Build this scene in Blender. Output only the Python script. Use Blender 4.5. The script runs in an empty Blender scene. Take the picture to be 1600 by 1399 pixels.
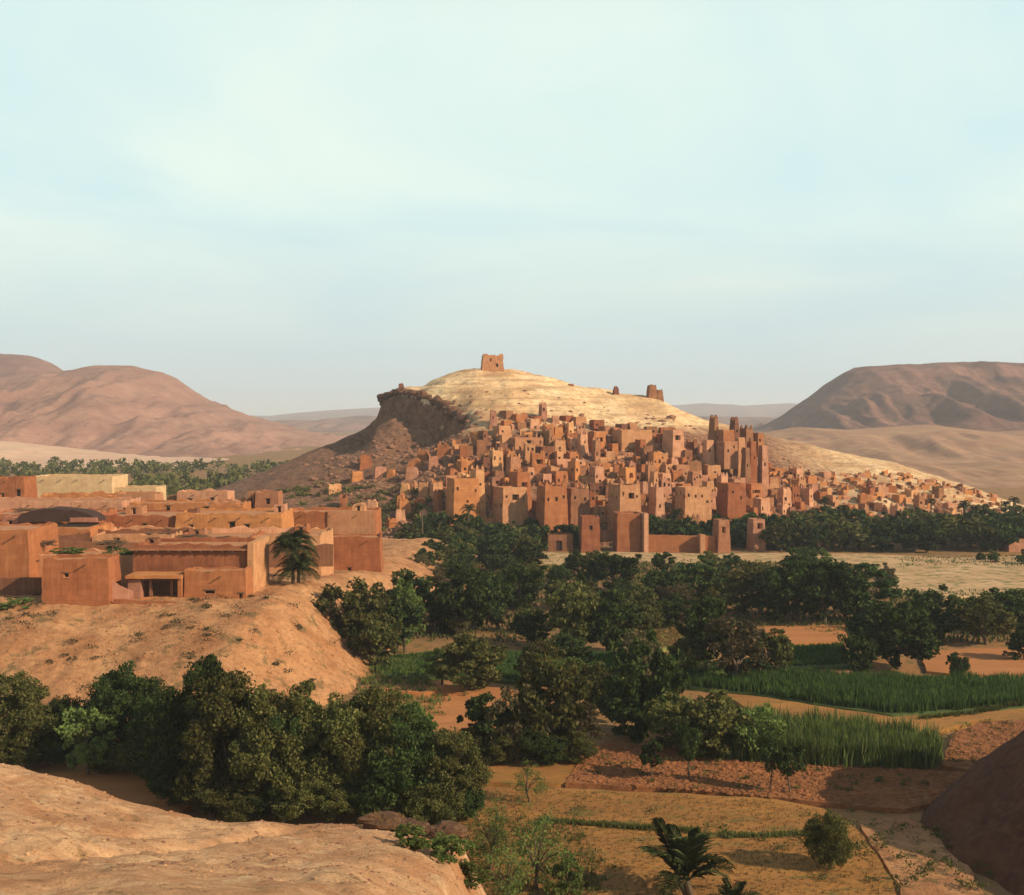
import bpy, math, random
import numpy as np
from mathutils import Vector, noise as mn
random.seed(7); RNG = np.random.default_rng(7)
R = math.radians
S = bpy.context.scene
col = S.collection

# ------------------------------------------------------------------ camera, sky, sun, exposure
HC, F, HY = 40.0, 1930.0, 655.0          # eye height, focal length and horizon of the 1600 px wide frame
cam = bpy.data.objects.new('camera', bpy.data.cameras.new('camera')); col.objects.link(cam)
cam.location = (0, 0, HC); cam.rotation_euler = (R(90) - math.atan((699.5 - HY) / F), 0, 0)
cam.data.sensor_width = 36; cam.data.lens = 36 * F / 1600
cam.data.clip_start = 0.5; cam.data.clip_end = 60000
S.camera = cam
SUN_EL, SUN_AZ = 29.0, 27.0              # azimuth: from +x towards the camera side
w = bpy.data.worlds.new('World'); S.world = w; w.use_nodes = True
nt = w.node_tree; nt.nodes.clear()
def N(nt, t, **k):
    n = nt.nodes.new(t)
    for a, b in k.items(): setattr(n, a, b)
    return n
def L(nt, a, b): nt.links.new(a, b)
sky = N(nt, 'ShaderNodeTexSky', sky_type='NISHITA', sun_disc=False, sun_elevation=R(SUN_EL), sun_rotation=R(90 + SUN_AZ),
        altitude=1200, air_density=1.0, dust_density=2.0, ozone_density=1.0)
tc = N(nt, 'ShaderNodeTexCoord')
sep = N(nt, 'ShaderNodeSeparateXYZ'); L(nt, tc.outputs['Generated'], sep.inputs[0])
zz = N(nt, 'ShaderNodeMath', operation='MAXIMUM'); L(nt, sep.outputs[2], zz.inputs[0]); zz.inputs[1].default_value = 0
za = N(nt, 'ShaderNodeMath', operation='ADD'); L(nt, zz.outputs[0], za.inputs[0]); za.inputs[1].default_value = 0.16
dx = N(nt, 'ShaderNodeMath', operation='DIVIDE'); L(nt, sep.outputs[0], dx.inputs[0]); L(nt, za.outputs[0], dx.inputs[1])
dy = N(nt, 'ShaderNodeMath', operation='DIVIDE'); L(nt, sep.outputs[1], dy.inputs[0]); L(nt, za.outputs[0], dy.inputs[1])
cmb = N(nt, 'ShaderNodeCombineXYZ'); L(nt, dx.outputs[0], cmb.inputs[0]); L(nt, dy.outputs[0], cmb.inputs[1])
no = N(nt, 'ShaderNodeTexNoise'); no.inputs['Scale'].default_value = 0.75; no.inputs['Detail'].default_value = 6
no.inputs['Roughness'].default_value = 0.5; no.inputs['Distortion'].default_value = 0.5
L(nt, cmb.outputs[0], no.inputs['Vector'])
cr = N(nt, 'ShaderNodeMapRange'); cr.inputs[1].default_value = 0.38; cr.inputs[2].default_value = 0.66
cr.inputs[3].default_value = 0.0; cr.inputs[4].default_value = 1.0
L(nt, no.outputs[0], cr.inputs[0])
# thin high veil, thicker where the clouds are, thinned overhead to weaken fill light
veilc = N(nt, 'ShaderNodeMix', data_type='RGBA')
veilc.inputs['A'].default_value = (5.6, 7.45, 7.5, 1); veilc.inputs['B'].default_value = (7.6, 8.6, 7.5, 1)
L(nt, cr.outputs[0], veilc.inputs['Factor'])
hz = N(nt, 'ShaderNodeMapRange'); hz.inputs[1].default_value = 0.0; hz.inputs[2].default_value = 0.16
hz.inputs[3].default_value = 0.0; hz.inputs[4].default_value = 1.0
L(nt, zz.outputs[0], hz.inputs[0])
low = N(nt, 'ShaderNodeMix', data_type='RGBA')
low.inputs['A'].default_value = (4.6, 5.6, 5.9, 1); L(nt, hz.outputs[0], low.inputs['Factor']); L(nt, veilc.outputs['Result'], low.inputs['B'])
mx = N(nt, 'ShaderNodeMix', data_type='RGBA')
vf = N(nt, 'ShaderNodeMapRange'); L(nt, zz.outputs[0], vf.inputs[0])
for i_, q_ in enumerate((0.3, 0.75, 0.95, 0.08)): vf.inputs[i_ + 1].default_value = q_
L(nt, vf.outputs[0], mx.inputs['Factor'])
L(nt, sky.outputs[0], mx.inputs['A']); L(nt, low.outputs['Result'], mx.inputs['B'])
bg = N(nt, 'ShaderNodeBackground'); bg.inputs[1].default_value = 0.1
L(nt, mx.outputs['Result'], bg.inputs[0])
wo = N(nt, 'ShaderNodeOutputWorld'); L(nt, bg.outputs[0], wo.inputs[0])
sl = bpy.data.lights.new('sun', 'SUN'); sl.energy = 5.0; sl.angle = R(0.6); sl.color = (1.0, 0.85, 0.62)
so = bpy.data.objects.new('sun', sl); col.objects.link(so)
sd = Vector((math.cos(R(SUN_EL)) * math.cos(R(SUN_AZ)), -math.cos(R(SUN_EL)) * math.sin(R(SUN_AZ)), math.sin(R(SUN_EL))))
so.rotation_euler = sd.to_track_quat('Z', 'Y').to_euler()
S.view_settings.view_transform = 'Standard'; S.view_settings.look = 'None'
S.view_settings.exposure = 0.28; S.view_settings.gamma = 1; S.view_settings.use_curve_mapping = False
S.cycles.use_denoising = True; S.cycles.max_bounces = 5; S.cycles.volume_bounces = 1
S.cycles.transparent_max_bounces = 4; S.cycles.diffuse_bounces = 2

# ------------------------------------------------------------------ helpers
def X(px, D): return (px - 800) / F * D
def Z(py, D): return HC + (HY - py) / F * D
def G(px, py, z=0.0):                      # where the sight line through a place meets height z
    D = (HC - z) * F / (py - HY); return X(px, D), D
def sstep(a, b, x): t = np.clip((np.asarray(x, float) - a) / (b - a), 0, 1); return t * t * (3 - 2 * t)
_T = RNG.random((256, 256))
def vnoise(x, y):
    x = np.asarray(x, float); y = np.asarray(y, float)
    xi = np.floor(x).astype(int); yi = np.floor(y).astype(int); fx = x - xi; fy = y - yi
    fx = fx * fx * (3 - 2 * fx); fy = fy * fy * (3 - 2 * fy)
    g = lambda a, b: _T[a % 256, b % 256]
    return (g(xi, yi) * (1 - fx) + g(xi + 1, yi) * fx) * (1 - fy) + (g(xi, yi + 1) * (1 - fx) + g(xi + 1, yi + 1) * fx) * fy
def fbm(x, y, o=5, gain=0.5):
    s = 0; a = 1; t = 0
    for k in range(o):
        s = s + a * vnoise(x * 2 ** k + 17 * k, y * 2 ** k + 31 * k); t += a; a *= gain
    return s / t * 2 - 1
def ridged(x, y, o=5):
    s = 0; a = 1; t = 0
    for k in range(o):
        s = s + a * (1 - np.abs(2 * vnoise(x * 2 ** k + 11 * k, y * 2 ** k + 7 * k) - 1)); t += a; a *= 0.5
    return s / t
def tag(o, label=None, cat=None, group=None, kind=None):
    if label: o['label'] = label
    if cat: o['category'] = cat
    if group: o['group'] = group
    if kind: o['kind'] = kind
    return o
def link(name, me, parent=None, loc=None):
    o = bpy.data.objects.new(name, me); col.objects.link(o)
    if parent: o.parent = parent
    if loc is not None: o.location = loc
    return o
def empty(name, loc, rz=0):
    o = link(name, None, None, loc); o.rotation_euler.z = rz; o.empty_display_size = 0.5; return o
def mesh(name, v, f, mats, smooth=False, mi=None):
    me = bpy.data.meshes.new(name)
    v = np.asarray(v, np.float32)
    if isinstance(f, np.ndarray):
        n = f.shape[1]
        me.vertices.add(len(v)); me.vertices.foreach_set('co', v.ravel())
        me.loops.add(f.size); me.loops.foreach_set('vertex_index', f.ravel().astype(np.int32))
        me.polygons.add(len(f)); me.polygons.foreach_set('loop_start', np.arange(0, f.size, n, dtype=np.int32))
        me.update(calc_edges=True); me.validate()
    else:
        me.from_pydata(v.tolist(), [], f); me.update()
    for m in (mats if isinstance(mats, (list, tuple)) else [mats]): me.materials.append(m)
    if mi is not None: me.polygons.foreach_set('material_index', np.asarray(mi, np.int32))
    me.polygons.foreach_set('use_smooth', [smooth] * len(me.polygons))
    return me
def grid_obj(name, xs, ys, hf, mat, label=None, cat=None, jx=None):
    Xg, Yg = np.meshgrid(xs, ys)
    Zg = hf(Xg, Yg)
    v = np.stack([Xg.ravel(), Yg.ravel(), Zg.ravel()], 1)
    nx, ny = len(xs), len(ys)
    i = (np.arange(ny - 1)[:, None] * nx + np.arange(nx - 1)[None]).ravel()
    f = np.stack([i, i + 1, i + nx + 1, i + nx], 1)
    o = link(name, mesh(name, v, f, mat, True)); tag(o, label, cat, None, 'structure'); return o

# ------------------------------------------------------------------ materials
def newmat(name):
    m = bpy.data.materials.new(name); m.use_nodes = True; m.node_tree.nodes.clear(); return m, m.node_tree
def ramp(nt, stops, fac):
    r = N(nt, 'ShaderNodeValToRGB'); e = r.color_ramp.elements
    while len(e) < len(stops): e.new(0.5)
    for el, (p, c) in zip(e, stops): el.position = p; el.color = (*c, 1)
    L(nt, fac, r.inputs[0]); return r.outputs[0]
def noise(nt, vec, scale, detail=5, rough=0.6, dist=0.0):
    n = N(nt, 'ShaderNodeTexNoise'); n.inputs['Scale'].default_value = scale; n.inputs['Detail'].default_value = detail
    n.inputs['Roughness'].default_value = rough; n.inputs['Distortion'].default_value = dist
    L(nt, vec, n.inputs['Vector']); return n.outputs[0]
def mixc(nt, f, a, b, mode='MIX'):
    m = N(nt, 'ShaderNodeMix', data_type='RGBA', blend_type=mode)
    for s, q in (('Factor', f), ('A', a), ('B', b)):
        if isinstance(q, (int, float)): m.inputs[s].default_value = q
        elif isinstance(q, tuple): m.inputs[s].default_value = (*q, 1)
        else: L(nt, q, m.inputs[s])
    return m.outputs['Result']
def mapr(nt, v, a, b, c=0.0, d=1.0):
    m = N(nt, 'ShaderNodeMapRange'); L(nt, v, m.inputs[0])
    for i, q in enumerate((a, b, c, d)): m.inputs[i + 1].default_value = q
    return m.outputs[0]
def bsdf(nt, colr, rough=0.95, bumpv=None, bs=0.5, bd=0.1):
    p = N(nt, 'ShaderNodeBsdfPrincipled'); p.inputs['Roughness'].default_value = rough
    p.inputs['Specular IOR Level'].default_value = 0.12
    if isinstance(colr, tuple): p.inputs['Base Color'].default_value = (*colr, 1)
    else: L(nt, colr, p.inputs['Base Color'])
    if bumpv is not None:
        b = N(nt, 'ShaderNodeBump'); b.inputs['Strength'].default_value = bs; b.inputs['Distance'].default_value = bd
        L(nt, bumpv, b.inputs['Height']); L(nt, b.outputs[0], p.inputs['Normal'])
    o = N(nt, 'ShaderNodeOutputMaterial'); L(nt, p.outputs[0], o.inputs[0]); return p
def pos(nt): return N(nt, 'ShaderNodeNewGeometry').outputs['Position']
def vmul(nt, v, s):
    m = N(nt, 'ShaderNodeMapping'); m.inputs['Scale'].default_value = s; L(nt, v, m.inputs['Vector']); return m.outputs[0]

def earth(name, c1, c2, c3, big=0.05, fine=1.2, bd=0.15, strata=0, veg=None, vegamt=0.6, stretch=(1, 1, 1)):
    """bare ground: broad blotches of two soils, fine stony speckle, optional dry scrub and rock beds"""
    m, t = newmat(name); P = vmul(t, pos(t), stretch)
    a = noise(t, P, big, 6, 0.62, 0.4); b = noise(t, P, fine, 8, 0.7)
    c = mixc(t, mapr(t, a, 0.36, 0.64), c1, c2)
    c = mixc(t, mapr(t, b, 0.45, 0.72, 0, 0.75), c, c3)
    b2 = noise(t, P, fine * 6, 6, 0.7)
    c = mixc(t, mapr(t, b2, 0.52, 0.75, 0, 0.5), c, tuple(q * 0.6 for q in c3))
    h_ = N(t, 'ShaderNodeMath', operation='MULTIPLY_ADD'); L(t, b2, h_.inputs[0]); h_.inputs[1].default_value = 0.35; L(t, b, h_.inputs[2]); h = h_.outputs[0]
    if strata:
        sp = N(t, 'ShaderNodeSeparateXYZ'); L(t, pos(t), sp.inputs[0])
        ad = N(t, 'ShaderNodeMath', operation='MULTIPLY_ADD'); L(t, a, ad.inputs[0]); ad.inputs[1].default_value = strata * 1.5; L(t, sp.outputs[2], ad.inputs[2])
        cb = N(t, 'ShaderNodeCombineXYZ'); L(t, ad.outputs[0], cb.inputs[2])
        s = noise(t, cb.outputs[0], 1.0 / strata, 3, 0.6)
        c = mixc(t, mapr(t, s, 0.4, 0.65, 0, 0.55), c, tuple(q * 0.55 for q in c2))
    if veg:
        v = noise(t, P, fine * 0.35, 6, 0.75)
        c = mixc(t, mapr(t, v, vegamt, vegamt + 0.07, 0, 0.8), c, veg)
    bsdf(t, c, 0.97, h, 0.7, bd); return m
def mud(name, c1, c2, c3):
    """rammed earth: courses about 0.8 m high, blotchy wash, rain streaks, straw speckle"""
    m, t = newmat(name); P = pos(t)
    oi = N(t, 'ShaderNodeObjectInfo')
    a = noise(t, P, 0.35, 5, 0.6); b = noise(t, P, 5, 6, 0.7)
    st = noise(t, vmul(t, P, (1.6, 1.6, 0.12)), 1.2, 4, 0.6)
    c = mixc(t, mapr(t, a, 0.35, 0.65), c1, c2)
    c = mixc(t, mapr(t, st, 0.5, 0.75, 0, 0.7), c, c3)
    st2 = noise(t, vmul(t, P, (2.3, 2.3, 0.1)), 1.7, 5, 0.7)
    c = mixc(t, mapr(t, st2, 0.52, 0.72, 0, 0.55), c, tuple(q * 0.5 for q in c2))
    c = mixc(t, mapr(t, b, 0.5, 0.75, 0, 0.45), c, tuple(q * 0.62 for q in c2))
    lay = N(t, 'ShaderNodeTexBrick'); lay.inputs['Scale'].default_value = 1.0
    lay.inputs['Brick Width'].default_value = 2.1; lay.inputs['Row Height'].default_value = 0.82; lay.inputs['Mortar Size'].default_value = 0.02
    lay.inputs['Mortar Smooth'].default_value = 0.6; lay.inputs['Bias'].default_value = 0.0
    lay.inputs['Color1'].default_value = (1, 1, 1, 1); lay.inputs['Color2'].default_value = (0.78, 0.78, 0.78, 1); lay.inputs['Mortar'].default_value = (0.6, 0.57, 0.55, 1)
    sp = N(t, 'ShaderNodeSeparateXYZ'); L(t, P, sp.inputs[0])
    ax = N(t, 'ShaderNodeMath', operation='ADD'); L(t, sp.outputs[0], ax.inputs[0]); L(t, sp.outputs[1], ax.inputs[1])
    cb = N(t, 'ShaderNodeCombineXYZ'); L(t, ax.outputs[0], cb.inputs[0]); L(t, sp.outputs[2], cb.inputs[1]); L(t, cb.outputs[0], lay.inputs['Vector'])
    c = mixc(t, 0.7, c, lay.outputs[0], 'MULTIPLY')
    hs = N(t, 'ShaderNodeHueSaturation'); L(t, c, hs.inputs['Color']); hs.inputs['Saturation'].default_value = 1.0; L(t, mapr(t, oi.outputs['Random'], 0, 1, 0.72, 1.26), hs.inputs['Value'])
    L(t, mapr(t, oi.outputs['Random'], 0, 1, 0.489, 0.504), hs.inputs['Hue'])
    bsdf(t, hs.outputs[0], 0.96, b, 0.6, 0.06); return m
def leafmat(name, c1, c2, c3, tr=0.25):
    m, t = newmat(name); g = N(t, 'ShaderNodeNewGeometry'); oi = N(t, 'ShaderNodeObjectInfo')
    n = noise(t, g.outputs['Position'], 0.9, 3, 0.6)
    c = mixc(t, mapr(t, n, 0.38, 0.62), c1, c2)
    c = mixc(t, mapr(t, g.outputs['Random Per Island'], 0.55, 1.0, 0, 0.8), c, c3)
    hs = N(t, 'ShaderNodeHueSaturation'); L(t, c, hs.inputs['Color']); L(t, mapr(t, oi.outputs['Random'], 0, 1, 0.7, 1.35), hs.inputs['Value'])
    L(t, mapr(t, oi.outputs['Random'], 0, 1, 0.474, 0.494), hs.inputs['Hue'])
    d = N(t, 'ShaderNodeBsdfDiffuse'); tl = N(t, 'ShaderNodeBsdfTranslucent'); L(t, hs.outputs[0], d.inputs[0]); L(t, hs.outputs[0], tl.inputs[0])
    mxs = N(t, 'ShaderNodeMixShader'); mxs.inputs[0].default_value = tr; L(t, d.outputs[0], mxs.inputs[1]); L(t, tl.outputs[0], mxs.inputs[2])
    o = N(t, 'ShaderNodeOutputMaterial'); L(t, mxs.outputs[0], o.inputs[0]); return m
def plain(name, c1, c2, sc=3.0, rough=0.9):
    m, t = newmat(name); P = pos(t); a = noise(t, P, sc, 5, 0.65)
    bsdf(t, mixc(t, mapr(t, a, 0.35, 0.65), c1, c2), rough, a, 0.4, 0.04); return m

M = {}
M['valley'] = earth('valley_soil', (0.33, 0.15, 0.055), (0.24, 0.13, 0.055), (0.16, 0.10, 0.04), 0.03, 0.8, 0.1, veg=(0.055, 0.075, 0.025), vegamt=0.53)
M['slope'] = earth('slope_sand', (0.64, 0.37, 0.19), (0.43, 0.20, 0.09), (0.28, 0.13, 0.06), 0.16, 1.3, 0.5, veg=(0.20, 0.12, 0.05), vegamt=0.57)
t = M['slope'].node_tree; P = vmul(t, pos(t), (1, .45, 1)); pb = [n for n in t.nodes if n.type == 'BSDF_PRINCIPLED'][0]; src = pb.inputs['Base Color'].links[0].from_socket
c = mixc(t, mapr(t, noise(t, P, 0.16, 7, 0.7, 1.2), 0.5, 0.6, 0, 0.6), src, (0.36, 0.155, 0.065)); c = mixc(t, mapr(t, noise(t, P, 0.3, 7, 0.7, 0.6), 0.56, 0.66, 0, 0.7), c, (0.72, 0.47, 0.25)); L(t, c, pb.inputs['Base Color'])
M['terrace'] = earth('terrace_earth', (0.56, 0.28, 0.125), (0.38, 0.16, 0.066), (0.20, 0.085, 0.038), 0.12, 0.8, 0.8, veg=(0.15, 0.10, 0.04), vegamt=0.55, stretch=(1, 1, 1.5))
M['redsoil'] = earth('red_ploughed_soil', (0.27, 0.10, 0.038), (0.18, 0.068, 0.027), (0.36, 0.155, 0.062), 0.22, 1.4, 0.4)
M['ochre'] = earth('ochre_stubble', (0.38, 0.17, 0.045), (0.27, 0.115, 0.035), (0.19, 0.10, 0.03), 0.10, 1.1, 0.2, veg=(0.12, 0.11, 0.03), vegamt=0.55, stretch=(0.5, 1.6, 1))
M['orange'] = earth('orange_field', (0.45, 0.175, 0.06), (0.36, 0.14, 0.05), (0.26, 0.12, 0.045), 0.15, 1.5, 0.08, stretch=(0.5, 2, 1))
M['sand'] = earth('river_sand', (0.54, 0.33, 0.175), (0.42, 0.24, 0.115), (0.27, 0.17, 0.07), 0.09, 0.7, 0.12, veg=(0.11, 0.12, 0.035), vegamt=0.51)
M['greenfield'] = earth('green_field', (0.075, 0.11, 0.03), (0.055, 0.08, 0.024), (0.15, 0.13, 0.045), 0.3, 2.5, 0.15)
M['yellowgrass'] = earth('dry_grass_field', (0.24, 0.22, 0.06), (0.16, 0.17, 0.05), (0.32, 0.26, 0.1), 0.3, 2.0, 0.1)
M['mountain'] = earth('mountain_rock', (0.36, 0.185, 0.13), (0.29, 0.145, 0.105), (0.44, 0.26, 0.17), 0.008, 0.04, 9, strata=22)
M['mesa'] = earth('mesa_rock', (0.25, 0.115, 0.078), (0.18, 0.08, 0.056), (0.33, 0.17, 0.105), 0.006, 0.04, 9, strata=18)
M['apron'] = earth('apron_gravel', (0.34, 0.18, 0.10), (0.26, 0.13, 0.085), (0.43, 0.27, 0.14), 0.008, 0.05, 2, stretch=(0.4, 1.2, 1))
M['paledune'] = earth('pale_gravel_fan', (0.55, 0.34, 0.22), (0.47, 0.27, 0.18), (0.6, 0.42, 0.28), 0.01, 0.08, 1)
M['rock'] = earth('dark_outcrop_rock', (0.16, 0.072, 0.04), (0.10, 0.046, 0.028), (0.26, 0.13, 0.07), 0.12, 0.7, 0.6, strata=1.6)
M['boulder'] = earth('boulder_rock', (0.26, 0.12, 0.07), (0.19, 0.09, 0.055), (0.36, 0.2, 0.12), 0.6, 3, 0.15)
M['darkboulder'] = earth('dark_boulder_rock', (0.15, 0.075, 0.038), (0.08, 0.038, 0.022), (0.26, 0.14, 0.075), 0.9, 4, 0.4)
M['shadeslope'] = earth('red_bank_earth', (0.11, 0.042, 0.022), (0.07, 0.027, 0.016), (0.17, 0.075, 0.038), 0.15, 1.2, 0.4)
# the ksar hill: golden cap, pink village slope, left flank's scree and shade in one dark tone
m, t = newmat('hill_ground'); P = pos(t); sp = N(t, 'ShaderNodeSeparateXYZ'); L(t, P, sp.inputs[0])
a = noise(t, P, 0.045, 6, 0.6); b = noise(t, P, 0.5, 8, 0.7); st = noise(t, vmul(t, P, (0.05, 0.05, 0.7)), 1.0, 4, 0.6)
gold = mixc(t, mapr(t, a, 0.4, 0.6), (0.80, 0.55, 0.30), (0.60, 0.36, 0.175)); gold = mixc(t, mapr(t, b, 0.48, 0.64, 0, 0.75), gold, (0.32, 0.175, 0.085))
gold = mixc(t, mapr(t, st, 0.48, 0.62, 0, 0.65), gold, (0.40, 0.21, 0.105))
pink = mixc(t, mapr(t, b, 0.40, 0.58), (0.30, 0.145, 0.08), (0.13, 0.06, 0.034))  # village ground darkened for the shaded gaps between the houses
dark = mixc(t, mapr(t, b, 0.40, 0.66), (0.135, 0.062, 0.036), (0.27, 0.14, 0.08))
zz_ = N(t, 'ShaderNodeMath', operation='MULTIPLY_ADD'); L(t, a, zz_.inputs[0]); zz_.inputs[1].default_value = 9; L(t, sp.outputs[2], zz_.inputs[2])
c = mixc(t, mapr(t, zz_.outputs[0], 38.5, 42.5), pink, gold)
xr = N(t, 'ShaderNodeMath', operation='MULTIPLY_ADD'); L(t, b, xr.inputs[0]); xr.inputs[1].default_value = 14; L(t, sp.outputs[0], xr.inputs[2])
rt = N(t, 'ShaderNodeMath', operation='MULTIPLY_ADD'); L(t, a, rt.inputs[0]); rt.inputs[1].default_value = 20; L(t, sp.outputs[0], rt.inputs[2])
c = mixc(t, mapr(t, rt.outputs[0], 112, 150, 0, .85), c, gold)
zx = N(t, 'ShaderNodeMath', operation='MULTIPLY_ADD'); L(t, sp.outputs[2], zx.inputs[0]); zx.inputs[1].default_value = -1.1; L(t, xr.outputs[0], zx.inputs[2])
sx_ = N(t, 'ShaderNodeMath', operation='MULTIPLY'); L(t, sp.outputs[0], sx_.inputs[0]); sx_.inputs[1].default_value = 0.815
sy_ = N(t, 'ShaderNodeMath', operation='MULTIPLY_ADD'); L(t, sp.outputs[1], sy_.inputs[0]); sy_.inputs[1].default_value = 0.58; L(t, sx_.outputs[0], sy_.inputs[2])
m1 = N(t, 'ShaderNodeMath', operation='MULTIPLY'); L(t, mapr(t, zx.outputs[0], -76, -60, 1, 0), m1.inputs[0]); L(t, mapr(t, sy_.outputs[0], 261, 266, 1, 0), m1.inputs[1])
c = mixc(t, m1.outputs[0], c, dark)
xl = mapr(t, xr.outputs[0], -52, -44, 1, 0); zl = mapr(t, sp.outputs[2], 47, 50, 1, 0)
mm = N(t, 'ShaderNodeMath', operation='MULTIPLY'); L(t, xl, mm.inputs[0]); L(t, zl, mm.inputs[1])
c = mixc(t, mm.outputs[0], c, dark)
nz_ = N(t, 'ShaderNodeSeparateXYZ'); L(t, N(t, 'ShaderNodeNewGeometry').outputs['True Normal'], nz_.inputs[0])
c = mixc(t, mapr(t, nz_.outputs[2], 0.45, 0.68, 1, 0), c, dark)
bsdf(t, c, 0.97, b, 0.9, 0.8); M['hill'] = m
MUD = {'ochre': mud('ochre_mud', (0.49, 0.235, 0.108), (0.40, 0.175, 0.078), (0.56, 0.305, 0.15)),
       'orange': mud('orange_mud', (0.43, 0.165, 0.058), (0.35, 0.125, 0.044), (0.49, 0.215, 0.085)),
       'red': mud('red_mud', (0.34, 0.125, 0.05), (0.26, 0.09, 0.037), (0.40, 0.165, 0.075)),
       'pink': mud('pink_mud', (0.50, 0.235, 0.13), (0.40, 0.175, 0.092), (0.57, 0.31, 0.185)),
       'brown': mud('brown_mud', (0.27, 0.115, 0.056), (0.20, 0.085, 0.04), (0.33, 0.155, 0.08)),
       'cream': mud('cream_plaster', (0.70, 0.49, 0.25), (0.62, 0.41, 0.20), (0.76, 0.56, 0.31))}
M['roofmud'] = plain('roof_mud', (0.46, 0.215, 0.10), (0.31, 0.13, 0.058), 0.9)
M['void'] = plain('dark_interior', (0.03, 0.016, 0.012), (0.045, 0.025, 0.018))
M['wood'] = plain('old_wood', (0.16, 0.085, 0.045), (0.09, 0.05, 0.03), 6)
M['tarp'] = plain('dark_reed_roof', (0.035, 0.018, 0.014), (0.07, 0.035, 0.025), 4)
M['bark'] = plain('bark', (0.13, 0.085, 0.055), (0.07, 0.045, 0.03), 5)
M['palmbark'] = plain('palm_bark', (0.15, 0.10, 0.06), (0.07, 0.045, 0.028), 8)
M['olive'] = leafmat('olive_leaves', (0.10, 0.10, 0.028), (0.048, 0.058, 0.016), (0.20, 0.185, 0.06))
M['darkleaf'] = leafmat('dark_leaves', (0.038, 0.062, 0.018), (0.020, 0.038, 0.012), (0.10, 0.12, 0.036))
M['lightleaf'] = leafmat('fresh_leaves', (0.10, 0.14, 0.035), (0.07, 0.11, 0.028), (0.16, 0.18, 0.06))
M['brownleaf'] = leafmat('dusty_leaves', (0.10, 0.075, 0.035), (0.06, 0.06, 0.022), (0.15, 0.12, 0.06))
M['palmleaf'] = leafmat('palm_leaflets', (0.036, 0.046, 0.016), (0.02, 0.028, 0.01), (0.09, 0.095, 0.033), 0.15)
M['reed'] = leafmat('cane_leaves', (0.09, 0.125, 0.03), (0.045, 0.085, 0.022), (0.19, 0.21, 0.07))
M['corn'] = leafmat('maize_leaves', (0.05, 0.10, 0.024), (0.028, 0.062, 0.017), (0.10, 0.155, 0.04))
M['straw'] = leafmat('dry_straw', (0.26, 0.16, 0.055), (0.18, 0.13, 0.04), (0.34, 0.23, 0.09))
M['weeds'] = leafmat('low_weeds', (0.11, 0.13, 0.035), (0.07, 0.09, 0.028), (0.18, 0.18, 0.06))

# ------------------------------------------------------------------ terrain heights
def h_valley(x, y):
    far = sstep(420, 1500, y)
    return 0.0 + far * (fbm(x / 160, y / 160, 4) * 3 + 1) + fbm(x / 9, y / 9, 3) * 0.10 * sstep(60, 90, y) - 0.15
# ksar hill ridge line, as it stands against the sky
_ru = np.array([150, 250, 330, 400, 480, 530, 575, 590, 600, 625, 660, 700, 745, 800, 850, 900, 960, 1030, 1060, 1100, 1200, 1300, 1400, 1500, 1560, 1640, 1760])
_ry = np.array([815, 790, 765, 740, 706, 686, 662, 650, 622, 606, 602, 583, 574, 576, 588, 601, 611, 622, 638, 655, 678, 703, 722, 755, 780, 797, 815])
_rz = HC + (HY - _ry) * 540 / F
_rys = np.array([815, 790, 765, 740, 706, 688, 670, 664, 660, 650, 640, 615, 585, 576, 588, 601, 611, 622, 638, 655, 678, 703, 722, 755, 780, 797, 815])
_rzs = HC + (HY - _rys) * 540 / F
def h_hill(x, y):
    u = 800 + np.asarray(x, float) / 540 * F
    yf = 386 + 45 * sstep(55, 120, x) - 25 * sstep(-60, -120, x) * 0
    t = (y - yf) / (540 - yf)
    k = sstep(0.62, 0.84, t)
    Rz = np.interp(u, _ru, _rz) * k + np.interp(u, _ru, _rzs) * (1 - k)
    P = np.interp(t, [-0.3, 0, 0.22, 0.5, 0.72, 1.0], [-0.1, 0.0, 0.30, 0.63, 0.84, 1.0])
    back = 1 - sstep(548, 760, y)
    z = Rz * np.where(t < 1, P, back) - 0.5
    ter = (np.abs(((y - yf) / 9.5) % 1 - 0.5) * 2 - 0.5) * 1.0 * sstep(0.05, 0.15, t) * (1 - sstep(0.45, 0.6, t))
    n = fbm(x / 22, y / 22, 5) * 2.2 * sstep(0.0, 0.3, t) * (1 - 0.55 * sstep(0.8, 1, t)) * sstep(0, 20, Rz) + fbm(x / 3.0, y / 3.0, 4) * 0.5
    led = (((z + fbm(x / 30, y / 30, 3) * 3) / 4.2) % 1.0)
    z = z + np.where(t > 0.5, (np.clip(led * 2.2, 0, 1) - led) * 1.5, 0) * sstep(45, 52, z)
    # scarp: a broken cliff running down from the left end of the ridge
    along = ((x + 62) * 0.58 + (y - 541) * -0.815); s = (x + 62) * 0.815 + (y - 541) * 0.58
    s = s + fbm(x / 5, y / 5, 4) * 3.2 + ridged(x / 3.0, y / 3.0, 3) * 1.2
    dr = 10.0 * (1 - sstep(-1.6, 1.4, s)) * np.exp(-np.clip(-s, 0, 999) / 26) * sstep(-8, 10, along) * (1 - sstep(62, 92, along))
    stepn = (np.floor((z - dr) / 1.7 + fbm(x / 8, y / 8, 2)) * 1.7 - (z - dr)) * sstep(3, -1, s) * sstep(-12, -6, s) * 0 
    return z + ter + n - dr + stepn - 2.0 * (1 - sstep(-0.05, 0.06, t))
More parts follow.
